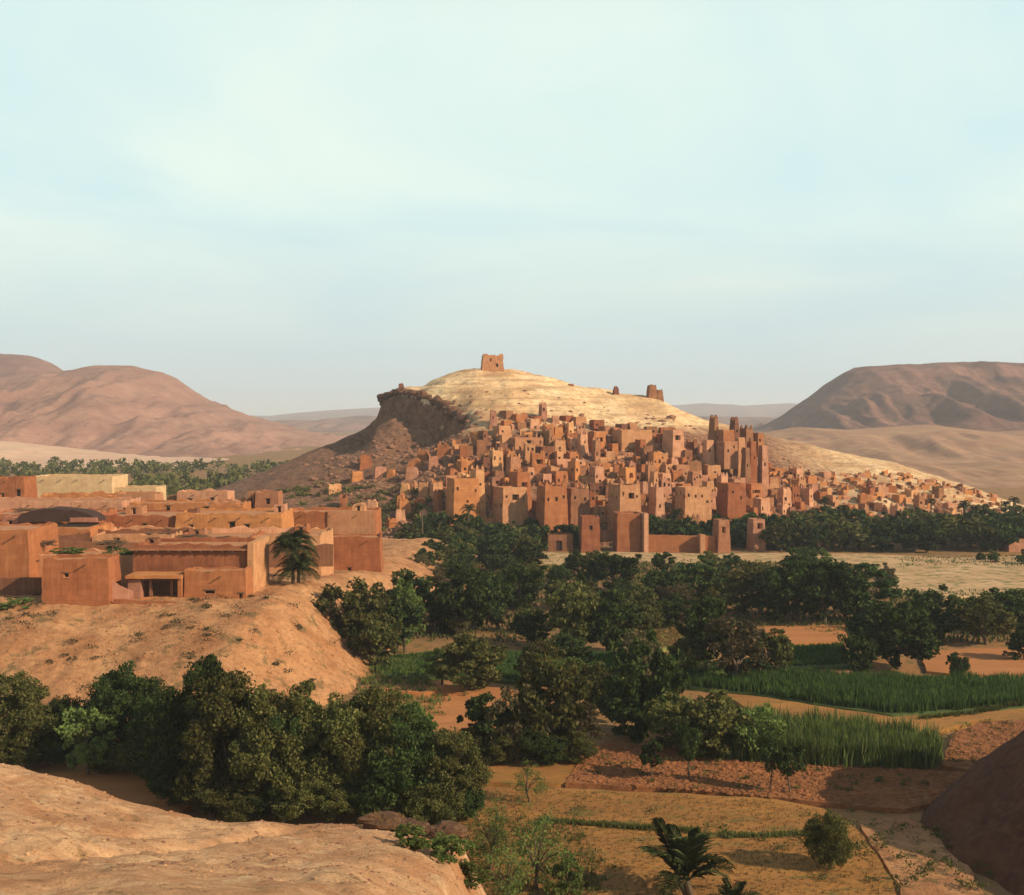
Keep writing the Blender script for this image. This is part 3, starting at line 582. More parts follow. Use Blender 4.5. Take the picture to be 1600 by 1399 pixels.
row('low blank orange block stepping down at the right end of the near houses', 548, 900, 840, 92, 272, 8, 'orange', [(0, 6, 1.0, .7, .7, 'window')], par=.3, ruin=.1, rz=.03)
row('small square ochre tower room with one dark window', 416, 812, 769, 38, 292, 6, 'ochre', [(0, 3.2, 3.6, 1.1, 1.3, 'window')], below=12, amp=.1, taper=.02)
row('narrow dark-doored brown block beside the small ochre tower', 391, 812, 770, 13, 294, 4, 'brown', [(0, 1.0, 3.0, .9, 1.8, 'door')], below=12, amp=.06)  # brown block forming the dark left side of the ochre tower
row('pink upper storey with a straight parapet left of the ochre tower', 315, 812, 768, 82, 300, 8, 'pink', [(0, 3.4, 3.8, .9, 1.2, 'window'), (0, 9.0, 4.6, .8, .6, 'window')], below=12)
row('dark little roof hut beside the pink upper storey', 268, 812, 775, 18, 303, 5, 'brown', [(0, 1.4, 2.6, .9, 1.4, 'door')], below=12, amp=.07)
row('low pinkish wall block left of the pink upper storey', 348, 815, 783, 40, 288, 6, 'ochre', [], below=10, ruin=.35)
row('ochre upper room with a dark doorway and a small window', 210, 812, 772, 64, 306, 8, 'ochre', [(0, 1.2, 2.6, .8, 2.0, 'door'), (0, 5.4, 3.6, 1.0, 1.1, 'window')], below=12)
row('sloping roofed orange block before the large cream building', 120, 812, 773, 120, 305, 8, 'orange', [(0, 5, 3, .8, .9, 'window')], below=12, ruin=.25)
row('orange house with a dark doorway at the far left', 12, 815, 747, 52, 310, 9, 'orange', [(0, 6.9, 4.6, 1.0, 3.4, 'door'), (0, 2.5, 5.4, .9, 1.6, 'window')], below=12)
row('large smooth cream building with a blank front', 109, 812, 745, 130, 330, 14, 'cream', [], below=14, amp=.03, taper=.002)
row('low cream wing right of the large cream building', 207, 812, 762, 72, 332, 10, 'cream', [(0, 9.5, 4, 1, 1.2, 'window')], below=14, amp=.03, taper=.002)
row('pale ruined block right of the pink upper storey', 368, 815, 782, 30, 296, 5, 'pink', [], below=10, ruin=.7)
# dark arched reed shelter on the roofs
D = 247; sh = empty('arched_shelter', (X(92, D), D, Z(815, D))); tag(sh, 'low dark arched shelter on the roofs at the left', 'shelter')
v = []; f = []; n = 14; wd = 124 / F * D; hh = 23 / F * D
for j, yy in enumerate((-1.6, 1.0, 4.5)):
    for k in range(n + 1):
        a = math.pi * k / n; v.append((-math.cos(a) * wd / 2 * (1 + .03 * mn.noise((k, j, 1.)))  , yy, math.sin(a) ** .8 * hh * (1.0 - .25 * k / n) + .35 * mn.noise((k * .7, j, 5.))))
for j in range(2):
    for k in range(n): f.append((j * (n + 1) + k, j * (n + 1) + k + 1, (j + 1) * (n + 1) + k + 1, (j + 1) * (n + 1) + k))
f.append(tuple(range(n, -1, -1)))
link('covering', mesh('covering', v, f, M['tarp']), sh)
link('low_wall', box_mesh('low_wall', wd * .18, wd * .52, -2.3, -1.8, 0, .9, MUD['pink'], .15, 1, (6, 1, 2)), sh)
# small rooms, parapet stubs and low walls on the roofs behind
for px, pyt, pyb, wpx, D, dp, mat, lab in ((150, 822, 838, 22, 244, 3, 'orange', 'little roof room left of the ochre roof'), (262, 826, 840, 16, 246, 3, 'brown', 'small brown stair hut on the ochre roofs'),
        (306, 828, 838, 26, 243, 2.5, 'ochre', 'low pale roof room above the middle of the large house'), (470, 822, 838, 20, 247, 3, 'orange', 'small roof room near the shaggy palm'), (208, 793, 806, 26, 272, 4, 'ochre', 'small pale room on the long eaved house'),
        (300, 796, 806, 14, 270, 3, 'brown', 'tiny dark roof hut above the two window house'), (436, 790, 804, 18, 272, 3, 'pink', 'pink roof stub on the right end of the two window house'), (14, 808, 828, 26, 247, 4, 'pink', 'pink roof room at the left edge'),
        (560, 790, 801, 20, 289, 3, 'ochre', 'roof stub at the corner of the two-toned house'), (235, 842, 852, 20, 206, 2, 'brown', 'low brown stub on the roof of the large red-brown house')):
    build_px('roof_room', lab, 'roof room', px, pyb, pyt, wpx, D, dp, mat, random.uniform(-.05, .1), [(0, wpx / F * D * .5, .3, .8, min(1.5, (pyb - pyt) / F * D * .7), 'door')] if wpx / F * D > 2 else [], H, par=.25, ruin=.25, amp=.1, below=1.2)
wall_px('roof_parapet', 'crumbling parapet along the long roof before the two window house', 150, 300, 829, 826, 834, 243, 244, 'brown', .4, ruin=.8)
wall_px('roof_parapet', 'broken pale parapet running toward the two-toned house', 330, 480, 826, 822, 834, 247, 250, 'pink', .4, ruin=.9)
wall_px('roof_parapet', 'dark broken parapet at the left behind the scrubby roof', 48, 140, 838, 834, 848, 224, 226, 'brown', .4, ruin=.9)
# loose clutter on the nearest roofs: bundles of brushwood
def bundle(px, py, D, n, L_, label):
    v = []; f = []
    for k in range(n):
        a = random.uniform(-.35, .35); c = Vector((random.uniform(-L_, L_) * .5, random.uniform(-.7, .7), random.uniform(0, .7))); dv = Vector((math.cos(a), math.sin(a) * .4, random.uniform(-.12, .22))) * random.uniform(.5, 1.3); r = .07
        s = len(v)
        for e in (-1, 1):
            for q in ((0, -r, -r), (0, r, -r), (0, 0, r)): v.append(tuple(c + dv * e + Vector(q)))
        f += [(s, s + 1, s + 4, s + 3), (s + 1, s + 2, s + 5, s + 4), (s + 2, s, s + 3, s + 5), (s, s + 2, s + 1), (s + 3, s + 4, s + 5)]
    o = link('brushwood_bundle', mesh('brushwood_bundle', v, f, M['wood']), None, (X(px, D), D, Z(py, D))); tag(o, label, 'brushwood', 'brushwood on the near roofs')
bundle(300, 842, 232, 60, 5, 'dark brushwood heap above the large red-brown house'); bundle(175, 852, 205, 45, 4, 'brushwood strewn right of the scrubby flat roof')
bundle(330, 845, 228, 50, 6, 'thin brushwood line right of the brushwood heap'); bundle(245, 838, 238, 40, 4, 'brushwood on the ochre roof behind the large house'); bundle(40, 800, 262, 40, 4, 'brushwood beside the dark arched shelter'); bundle(62, 852, 205, 40, 4, 'brushwood strewn at the left end of the scrubby flat roof')
# earth terrace walls among the groves
wall_px('earth_wall', 'orange earth wall with a bright left end behind the big bushes', 622, 775, 1082, 1086, 1114, 176, 178, 'orange', .8, ruin=.5)
wall_px('earth_wall', 'thin pale earth bank edge above the orange plot', 560, 700, 1074, 1073, 1082, 183, 184, 'ochre', .6, ruin=.3)

# ------------------------------------------------------------------ the ksar on the hill
K = 'mud houses of the village on the hill'
occupied = []
def hz_(x, y): return float(h_hill(np.array([x]), np.array([y]))[0])
def kwin(wd, d, h, nr, big=1.0, front=True):
    ops = []
    for face, Lw in ((0, wd), (1, d), (3, d)):
        if face == 0 and not front: continue
        n = nr if face == 0 else max(0, nr - 1)
        for k in range(n):
            ww = random.uniform(.6, 1.05) * big; hh = random.uniform(.7, 1.4) * big
            if Lw < ww + 1.4 or h < hh + 2: continue
            u = Lw * (k + .5) / n + random.uniform(-.25, .25) * Lw / n * .5; u = min(max(u, ww / 2 + .5), Lw - ww / 2 - .5)
            ops.append((face, u, h * random.choice((.35, .58, .62, .68)), ww, min(hh, h * .28), 'window'))
    if random.random() < .3 and wd > 4 and h > 4.5: lw = random.uniform(1.6, min(3.2, wd - 2)); ops.insert(0, (0, wd * random.uniform(.42, .58), h * .6, lw, min(1.8, h * .25), 'loggia', 1.1))
    out = []
    for o in ops:
        if all(o[0] != q[0] or abs(o[1] - q[1]) > (o[3] + q[3]) / 2 + .3 for q in out): out.append(o)
    return out
def khouse(label, cat, pxc, wpx, pyt, D, depth, mat, pyb=None, nwin=2, rz=0.0, mer=False, name='mud_house', ops=None, **kw):
    x = X(pxc, D); wd = wpx / F * D
    zg = min(hz_(x - wd / 2, D), hz_(x + wd / 2, D), hz_(x, D)) if pyb is None else Z(pyb, D)
    zt = Z(pyt, D); h = zt - zg
    root = empty(name, (x, D + depth / 2, zg), rz + (.2 if D > 385 else .06)); tag(root, label, cat, K)
    kw.setdefault('amp', .16); kw.setdefault('par', .5); kw.setdefault('taper', .03)
    mud_block(root, wd, depth, h, MUD[mat], openings=kwin(wd, depth, h, nwin) if ops is None else ops, seed=(pxc * .71 + D) % 60, below=4, **kw)
    if mer: merlons(root, wd, depth, h, MUD[mat], kw['taper'], hm=1.3, wm=max(.8, wd * .16))
    occupied.append((x, D + depth / 2, wd / 2 + .3, depth / 2 + .3)); return root
# gate wall and river towers at the foot
khouse('red gate tower with a pale top and sunlit right side', 'tower', 922, 30, 808, 372, 7, 'red', 862, 1, .02, False, 'mud_tower', taper=.02)
khouse('tall dark red front wall left of the slender sunlit side slab', 'tower', 982, 38, 803, 371, 9, 'red', 862, 0, 0, False, 'mud_tower', taper=.01)
khouse('slender pink slab for the sunlit right side of the dark red front wall', 'tower', 1007, 7, 803, 369, 8, 'pink', 862, 0, .1, False, 'lit_wall_side', taper=.0, amp=.05)  # the front wall's sunlit right face, put in as a paler block
wall_px('gate_wall', 'long low dark red wall between the sunlit side slab and the pale tower', 1013, 1118, 836, 838, 866, 372, 372, 'red', 1.2, ruin=.2, grp=None)
khouse('short bright buttress on the long red gate wall', 'buttress', 1098, 8, 836, 368.5, 2.2, 'ochre', 864, 0, .1, False, 'mud_buttress', taper=.0, amp=.05)
khouse('square pale tower at the right end of the red gate wall', 'tower', 1130, 21, 813, 370, 6, 'ochre', 864, 1, .12, False, 'mud_tower')
khouse('small pale tower room half sunk in the palm grove', 'house', 1185, 21, 812, 376, 6, 'pink', 850, 2, .1)
khouse('low brown house with an arched bright doorway by the river', 'house', 875, 40, 836, 374, 7, 'brown', 862, 0, 0, ops=[(0, 3.4, .2, 1.9, 3.0, 'door')])
khouse('tiny pink hut at the far right edge by the dark trees', 'hut', 1590, 26, 843, 372, 5, 'pink', 862, 1)
# kasbahs of the lowest row
khouse('leftmost big orange kasbah with a low left wing', 'kasbah', 722, 44, 748, 396, 9, 'orange', 806, 3, .15)
khouse('square corner tower of the leftmost kasbah', 'tower', 745, 18, 734, 400, 7, 'ochre', 800, 1, .15, True, 'mud_tower')
khouse('broad orange kasbah with stepped roofline second from the left', 'kasbah', 797, 44, 762, 394, 9, 'ochre', 812, 3, .2)
khouse('tall tower behind the second kasbah from the left', 'tower', 812, 26, 738, 402, 8, 'orange', 800, 2, .2, True, 'mud_tower')
khouse('tall broad kasbah tower rising straight over the river trees', 'tower', 863, 40, 760, 388, 9, 'orange', 822, 3, .1, True, 'mud_tower')
khouse('darker brown house behind the broad kasbah tower', 'house', 900, 34, 764, 394, 9, 'brown', 815, 2, .15)
khouse('tall orange kasbah front above the dark red gate wall', 'kasbah', 978, 38, 758, 388, 10, 'ochre', 812, 3, .12, True)
khouse('narrow tower with corner pinnacles right of the tall kasbah', 'tower', 1028, 16, 762, 392, 6, 'pink', 812, 1, .1, True, 'mud_tower')
khouse('low pale houses front with arcade of small windows above the palms', 'house', 1086, 46, 762, 398, 8, 'ochre', 800, 4, .1)
khouse('red-orange house above the palms near the middle', 'house', 1146, 32, 756, 402, 8, 'orange', 796, 2, .12)
# twin towers on the right shoulder
khouse('left one of the dark twin towers on the right shoulder', 'tower', 1117, 12, 654, 456, 5, 'brown', 702, 1, .2, True, 'mud_tower', taper=.05)
khouse('right one of the dark twin towers on the right shoulder', 'tower', 1149, 12, 657, 454, 4.6, 'brown', 702, 1, .2, True, 'mud_tower', taper=.05)
khouse('main block between the dark twin towers', 'kasbah', 1133, 22, 672, 452, 8, 'red', 706, 2, .2)
khouse('dark stubby tower right of the twin towers', 'tower', 1168, 15, 670, 458, 5, 'brown', 700, 1, .2, True, 'mud_tower', taper=.04)
khouse('ochre block stepping down below the twin towers', 'house', 1138, 26, 690, 444, 6, 'ochre', 716, 2, .2)
khouse('dark narrow watch tower right of the stubby tower', 'tower', 1186, 11, 677, 459, 4, 'red', 698, 1, .2, False, 'mud_tower')
for px_, w_, t_, m_, l_ in ((1108, 16, 688, 'pink', 'small pink house at the foot of the left twin tower'), (1158, 17, 684, 'ochre', 'small ochre house at the foot of the right twin tower'), (1176, 15, 690, 'orange', 'small orange house at the foot of the stubby tower'), (1194, 14, 696, 'pink', 'small pink house before the dark narrow watch tower'), (1167, 12, 700, 'brown', 'lowest small brown house under the stubby tower')):
    khouse(l_, 'house', px_, w_, t_, 447 if t_ < 700 else 441, 4, m_, None, 1, .15)
khouse('big pale blank wall house near the middle of the top row', 'house', 990, 54, 672, 452, 9, 'ochre', 706, 0, .12)
khouse('tall pale house with a shaded left side right of the blank wall', 'house', 1054, 22, 672, 448, 8, 'pink', 712, 1, .2)
khouse('narrow dark tower standing free near the upper left', 'tower', 748, 17, 688, 440, 7, 'brown', 728, 1, .1, False, 'mud_tower')
khouse('wide ochre house below the golden slope at upper left', 'house', 822, 50, 684, 446, 8, 'ochre', 712, 3, .15)
khouse('ruined dark tower on the lower right slope by the trees', 'tower', 1470, 12, 762, 470, 5, 'brown', 800, 0, .1, False, 'mud_tower', ruin=.6)
khouse('pale house beside the ruined tower on the lower right slope', 'house', 1455, 22, 780, 462, 6, 'pink', 806, 1, .1)
# the ruined granary on the summit and the remains along the ridge
D = 538; gr = empty('hilltop_granary', (X(769, D), D, Z(578, D)), .12); tag(gr, 'square ruined fortified granary on the very top of the hill', 'ruin')
mud_block(gr, 34 / F * D, 8, 22 / F * D, MUD['ochre'], taper=.07, par=1.2, openings=[(0, 3.6, 3.3, .9, 1.4, 'window'), (0, 6.6, 1.0, 1.1, 1.5, 'door')], ruin=.35, amp=.3, seed=5, below=5, step=1.2)
for px in (757, 782):
    link('corner_pinnacle', box_mesh('corner_pinnacle', X(px, D) - X(769, D) - .9, X(px, D) - X(769, D) + .9, -3.4, -1.8, 4.5, 6.7, MUD['ochre'], .3, px, (2, 2, 2)), gr)
for px, pyt, pyb, wpx, lab in ((1018, 603, 626, 15, 'dark ruined tower at the right end of the golden ridge'), (1030, 610, 632, 12, 'brown ruin leaning against the ridge end tower'),
                               (962, 606, 614, 8, 'lone small ruin on the ridge line between granary and end tower'), (891, 601, 606, 9, 'tiny ruin stub on the ridge right of the granary'), (627, 600, 612, 9, 'small ruin on the cliff at the left end of the ridge'), (722, 606, 622, 11, 'dark ruin stub above the right end of the cliff')):
    D = 537 if px not in (722, 627) else 528
    rr = empty('ridge_ruin', (X(px, D), D, Z(pyb, D)), .2); tag(rr, lab, 'ruin', 'ruins along the golden ridge')
    mud_block(rr, wpx / F * D, wpx / F * D * 1.2, (pyb - pyt) / F * D, MUD['brown'], taper=.08, par=.5, ruin=.7, amp=.25, seed=px * .3, below=4, step=1.0, roof=False)
# fill the slope, terrace by terrace
tiers = [(391, 690, 1250, 0), (399, 680, 1420, 0), (406, 676, 1480, 0), (413, 680, 1540, 0), (420, 686, 1540, 0), (427, 696, 1500, 0), (434, 704, 1460, 0), (441, 712, 1400, 0), (448, 728, 1340, 0), (455, 742, 1360, 0), (462, 756, 1330, 0), (468, 780, 1290, 0)]
tn = ['lowest', 'second', 'third', 'fourth', 'fifth', 'sixth', 'seventh', 'eighth', 'ninth', 'tenth', 'eleventh', 'topmost']
names = list(MUD)[:5]
for ti, (D0, u0, u1, _) in enumerate(tiers):
    u = u0 + random.uniform(0, 15)
    while u < u1:
        wpx = random.choice((10, 12, 14, 16, 19, 23)) * random.uniform(.9, 1.1) * (1.0 if u < 1250 else .85)
        D = D0 + random.uniform(-2.5, 2.5) + 34 * float(sstep(1180, 1420, u))
        x = X(u + wpx / 2, D); wd = wpx / F * D; dp = random.uniform(3.2, 5.2)
        tall = random.random() < (.28 if u < 1250 else .1)
        h = random.uniform(2.2, 3.9) if not tall else random.uniform(4.8, 7.2)
        if u > 1250: h *= .75
        if ti >= 9: h *= .8
        g = [hz_(x + a * wd / 2, D + dp / 2 + b_ * dp / 2) for a in (-1, 1) for b_ in (-1, 1)]
        ok = all(abs(x - a) > (wd / 2 + c) * .92 or abs(D + dp / 2 - b_) > (dp / 2 + d_) * .92 for a, b_, c, d_ in occupied) and min(g) > .5
        dens = (.94 if u < 1210 else .88) if ti < 9 or u < 1120 else .5
        if u > 1190 and HY + (HC - max(g)) / D * F < 692 + (u - 1190) * .28: ok = False
        if ok and random.random() < dens * (1 if u < 1260 else (.75 if u < 1400 else .45)):
            mat = random.choices(names, (.26, .27, .08, .25, .14))[0]
            zg = min(g); ruined = random.random() < .25
            root = empty('mud_tower' if tall and wpx < 17 else 'mud_house', (x, D + dp / 2, zg), random.uniform(.05, .65))
            tp = random.uniform(.015, .05)
            mud_block(root, wd, dp, h + (max(g) - zg) * .5, MUD[mat], taper=tp, par=random.uniform(.3, .8), openings=kwin(wd, dp, h, random.choice((1, 1, 2, 2, 3))), amp=.2, ruin=.9 if ruined else .12, seed=(u * .7 + D) % 70, below=3.5, roof=not ruined or random.random() < .5)
            if tall and not ruined and random.random() < .6: merlons(root, wd, dp, h + (max(g) - zg) * .5, MUD[mat], tp, 1.1, max(.7, wd * .15))
            cat = 'tower' if root.name.startswith('mud_tower') else 'house'
            size = ('tall' if tall else ('wide' if wpx > 20 else ('small' if wpx < 13 else 'low')))
            root['category'] = cat; root['group'] = K
            THINGS.append((root, 'in the village\'s %s row' % tn[ti], ('ruined ' if ruined else '') + size + ' ' + mat + ' mud ' + cat))
            occupied.append((x, D + dp / 2, wd / 2, dp / 2))
        u += wpx * random.uniform(.95, 1.25) + (random.uniform(0, 16) if u > 1230 else random.choice((0, 0, 2, 7)))
# low compound walls, steps and fallen corners between the houses, too many to count
cw = []
for k in range(1500):
    D = random.uniform(391, 474); px = random.uniform(676, 1250) if k % 3 else random.uniform(1180, 1560); D += 26 * float(sstep(1180, 1420, px)); x = X(px, D); z = hz_(x, D)
    if z < 1.2 or (D > 462 and px < 1180) or (px < 1180 and px > 676 and z > 39) : continue
    ln = random.uniform(.8, 3.6); th = random.uniform(.35, .9); h = random.uniform(.8, 2.3); a = random.choice((0, math.pi / 2)) + random.uniform(0, .6); v = []
    for sx, sy, zq in ((-1, -1, -1.5), (1, -1, -1.5), (1, 1, -1.5), (-1, 1, -1.5), (-1, -1, h * random.uniform(.4, 1)), (1, -1, h * random.uniform(.5, 1)), (1, 1, h * random.uniform(.5, 1)), (-1, 1, h * random.uniform(.4, 1))):
        X_, Y_ = sx * ln / 2, sy * th / 2; v.append((x + X_ * math.cos(a) - Y_ * math.sin(a), D + X_ * math.sin(a) + Y_ * math.cos(a), z + zq))
    cw.append((np.array(v), np.array([(0, 1, 5, 4), (1, 2, 6, 5), (2, 3, 7, 6), (3, 0, 4, 7), (4, 5, 6, 7)])))
for q_, m_ in enumerate(('ochre', 'brown', 'pink', 'orange')): join_stuff('compound_walls', cw[q_::4], MUD[m_], 'broken low %s walls and steps between the village houses' % m_) if 0 else None
CW = cw
# dark cliff ledge on the left end of the ridge
def boulder(r, sx, sy, sz, seed, sub=2):
    import bmesh
    bm = bmesh.new(); bmesh.ops.create_icosphere(bm, subdivisions=sub, radius=r)
    for v_ in bm.verts:
        p = v_.co.copy(); k = 1 + .35 * mn.noise(p / r * 1.1 + Vector((seed, 0, 0))) + .15 * mn.noise(p / r * 3 + Vector((seed, 4, 0)))
        v_.co = Vector((p.x * sx, p.y * sy, p.z * sz)) * k
    V_ = np.array([v_.co[:] for v_ in bm.verts]); Fa = np.array([[q.index for q in f_.verts] for f_ in bm.faces]); bm.free(); return V_, Fa
def join_stuff(name, parts, mat, label, smooth=False, kind='stuff'):
    vs = []; fs = []; n = 0
    for V_, F_ in parts: vs.append(V_); fs.append(F_ + n); n += len(V_)
    o = link(name, mesh(name, np.concatenate(vs), np.concatenate(fs), mat, smooth)); tag(o, label, None, None, kind); return o
cl = []
for k in range(70):
    px = random.uniform(596, 728); t_ = (px - 598) / 137
    top = 612 + 26 * max(0, t_ - .35); bot = 652 - 12 * abs(t_ - .4)
    py = random.uniform(top + 8, max(bot, top + 12)); D = 541 - (px - 592) / 143 * 62 + random.uniform(-2.5, 1)
    V_, F_ = boulder(random.uniform(.8, 2.2), random.uniform(1.0, 1.8), 1.1, random.uniform(.7, 1.3), k * 3.1, 3)
    cl.append((V_ + np.array([X(px, D), D, hz_(X(px, D), D) + random.uniform(-.3, .5)]), F_))
join_stuff('cliff', cl, M['rock'], 'dark overhanging cliff band at the left end of the ridge', False, 'structure')
for q_, m_ in enumerate(('ochre', 'brown', 'pink', 'orange')): join_stuff('compound_walls', CW[q_::4], MUD[m_], 'broken low %s walls and steps between the village houses' % m_)
# rubble of the abandoned left quarter and along the slopes
base = [boulder(1, 1, 1, .8, k * 7.7, 1) for k in range(6)]
rb = []
for k in range(1500):
    D = random.uniform(392, 500); px = random.triangular(470, 760, 690) if k % 3 else random.uniform(760, 1580)
    if px > 745 and D < 425 and px < 1230: continue
    x = X(px, D); z = hz_(x, D)
    if z < 1: continue
    V_, F_ = base[k % 6]; s = random.uniform(.35, 1.15) * (1 if random.random() < .85 else 1.7); a = random.uniform(0, 6.3)
    W_ = V_ * np.array([s, s * random.uniform(.6, 1.2), s * random.uniform(.5, .9)]); W_ = np.stack([W_[:, 0] * math.cos(a) - W_[:, 1] * math.sin(a), W_[:, 0] * math.sin(a) + W_[:, 1] * math.cos(a), W_[:, 2]], 1)
    rb.append((W_ + np.array([x, D, z]), F_))
join_stuff('rubble', rb, M['boulder'], 'fallen stones strewn over the hill slope and ruined quarter')
for k in range(42):       # roofless ruins of the abandoned quarter
    D = random.uniform(400, 462); px = random.triangular(500, 712, 680); x = X(px, D); wd = random.uniform(2.6, 5); dp = random.uniform(2.5, 4.5)
    g = [hz_(x + a * wd / 2, D + b_ * dp / 2) for a in (-1, 1) for b_ in (-1, 1)]
    if min(g) < 1.0 or any(abs(x - a) < (wd / 2 + c) and abs(D - b_) < (dp / 2 + d_) for a, b_, c, d_ in occupied): continue
    occupied.append((x, D, wd / 2, dp / 2)); mat = random.choice(('pink', 'orange', 'red', 'ochre'))
    rr = empty('ruined_house', (x, D, min(g)), random.uniform(-.3, .5)); rr['category'] = 'ruin'; rr['group'] = 'roofless ruins left of the hill village'
    mud_block(rr, wd, dp, random.uniform(1.6, 3.4) + max(g) - min(g), MUD[mat], taper=.06, par=1.4, ruin=.9, amp=.25, seed=k * 2.3, below=2.5, step=1.1, roof=False)
    THINGS.append((rr, 'on the rubble slope', 'roofless %s mud ruin' % mat))
# ------------------------------------------------------------------ vegetation
def leaf_quads(cent, size, rng, aspect=1.6, up=None):
    n = len(cent)
    a = rng.normal(size=(n, 3)); a /= np.linalg.norm(a, axis=1)[:, None]
    if up is not None: a = a * (1 - up) + np.array([0, 0, 1.0]) * up; a /= np.linalg.norm(a, axis=1)[:, None]
    b = np.cross(a, rng.normal(size=(n, 3))); b /= np.linalg.norm(b, axis=1)[:, None]
    s = (size * rng.uniform(.6, 1.35, n))[:, None]
    A = a * s * aspect * .5; B = b * s * .5
    V = np.stack([cent - A, cent + B * .9, cent + A, cent - B * .9], 1).reshape(-1, 3)
    return V, np.arange(n * 4).reshape(-1, 4)
def tube_pts(p, r, n=6):
    p = [Vector(q) for q in p]; V = []; Fc = []
    for k, q in enumerate(p):
        d = (p[min(k + 1, len(p) - 1)] - p[max(k - 1, 0)]).normalized(); s = d.orthogonal().normalized(); t = d.cross(s)
        for j in range(n):
            a = 2 * math.pi * j / n; V.append(tuple(q + (s * math.cos(a) + t * math.sin(a)) * r[k]))
        if k: Fc += [((k - 1) * n + j, (k - 1) * n + (j + 1) % n, k * n + (j + 1) % n, k * n + j) for j in range(n)]
    return V, Fc
def make_tree(kind, mat, rng, w=1.0, n_cl=60, leaves=70, lsize=.035, low=.12, spread=.16, trunk_h=.3, airy=0.0):
    """unit-height tree: crown of many leaf clumps through the volume, crown radius w/2, gaps between the clumps"""
    cs = []
    lobes = rng.normal(size=(7, 3)) * np.array([.26 * w, .26 * w, .13]); lobes[:, 2] += (low + 1) / 2 + .02
    lr = rng.uniform(.16, .30, 7)
    while len(cs) < n_cl:
        if rng.random() < .55:
            k = rng.integers(7); d = rng.normal(size=3); d /= np.linalg.norm(d); c = lobes[k] + d * lr[k] * rng.uniform(.6, 1) * np.array([w, w, .8])
        else:
            d = rng.normal(size=3); d /= np.linalg.norm(d); r = rng.uniform(.35, 1) ** .5
            c = np.array([d[0] * .42 * w * r, d[1] * .42 * w * r, (low + 1) / 2 + d[2] * (1 - low) / 2 * .86 * r])
        if c[2] < low * .9 or c[2] > .97 or math.hypot(c[0], c[1]) > .5 * w: continue
        cs.append(c)
    cs = np.array(cs); rr = rng.uniform(.045, .105, n_cl) * (1 + airy)
    L_ = []
    for c, r in zip(cs, rr):
        d = rng.normal(size=(leaves, 3)); d /= np.linalg.norm(d, axis=1)[:, None]
        L_.append(c + d * (r * rng.uniform(.25, 1.0, leaves) ** .6)[:, None] * np.array([1.15, 1.15, .8]))
    L_ = np.concatenate(L_)
    V, Fq = leaf_quads(L_, lsize, rng)
    crown = mesh('crown', V, Fq, mat)
    TV = []; TF = []
    def add(p, r):
        v, f = tube_pts(p, r); n = len(TV); TV.extend(v); TF.extend([tuple(q + n for q in a) for a in f])
    ln = rng.normal(size=2) * .04
    add([(0, 0, -.06), (ln[0] * .4, ln[1] * .4, trunk_h * .5), (ln[0], ln[1], trunk_h)], [.034, .026, .02])
    for c in cs[rng.choice(n_cl, 9, replace=False)]:
        m_ = (np.array([ln[0], ln[1], trunk_h]) + c) / 2 + np.array([0, 0, .03]); add([(ln[0], ln[1], trunk_h * .92), tuple(m_), tuple(c)], [.016, .010, .004])
    trunk = mesh('trunk', TV, TF, M['bark'], True)
    return (crown, trunk)
PR = {}
def proto(key, mat, n, **k): PR[key] = [make_tree(key, M[mat], np.random.default_rng(hash_(key) + q), **k) for q in range(n)]
def hash_(s): return sum(ord(c) * (i + 3) for i, c in enumerate(s))
proto('big_olive', 'olive', 5, w=.95, n_cl=200, leaves=150, lsize=.0185, low=.0, trunk_h=.22)
proto('big_dark', 'darkleaf', 4, w=.95, n_cl=190, leaves=150, lsize=.0195, low=.0, trunk_h=.22)
proto('mid_olive', 'olive', 4, w=1.0, n_cl=95, leaves=60, lsize=.042, low=.0, trunk_h=.22)
proto('mid_dark', 'darkleaf', 5, w=1.05, n_cl=100, leaves=60, lsize=.045, low=.0, trunk_h=.22)
proto('mid_brown', 'brownleaf', 2, w=.9, n_cl=70, leaves=50, lsize=.036, low=.02, trunk_h=.25)
proto('mid_light', 'lightleaf', 3, w=1.0, n_cl=70, leaves=50, lsize=.04, low=.05, trunk_h=.2)
proto('fig', 'darkleaf', 3, w=.8, n_cl=42, leaves=55, lsize=.05, low=.34, trunk_h=.42)
proto('wispy', 'lightleaf', 3, w=.9, n_cl=46, leaves=42, lsize=.022, low=.05, trunk_h=.3, airy=.5)
proto('far', 'darkleaf', 5, w=1.1, n_cl=40, leaves=34, lsize=.085, low=.0, trunk_h=.2)
proto('far_light', 'olive', 3, w=1.1, n_cl=38, leaves=32, lsize=.085, low=.0, trunk_h=.2)
cnt = {}
def tree(key, x, y, z, h, wfac=1.0, name='tree'):
    ms = PR[key]; cnt[key] = cnt.get(key, -1) + 1; cm, tm = ms[cnt[key] % len(ms)]
    r = empty(name, (x, y, z), random.uniform(0, 6.28)); r.scale = (h * wfac * random.uniform(.93, 1.07), h * wfac * random.uniform(.93, 1.07), h)
    link('crown', cm, r); link('trunk', tm, r); return r
def tree_px(key, px, pyb, pyt, wpx, label=None, cat='tree', z=0.0, name='tree', grp=None, D=None, where=None, look=None):
    if D is None: x, D = G(px, pyb, z)
    else: x = X(px, D); z = Z(pyb, D)
    h = (pyb - pyt) / F * D * 1.03; wf = (wpx / F * D) / h / .95
    r = tree(key, x, D, z, h, wf, name); tag(r, label, cat, grp)
    if where: THINGS.append((r, where, look))
    return r
FG = 'bushy trees along the foot of the terrace'
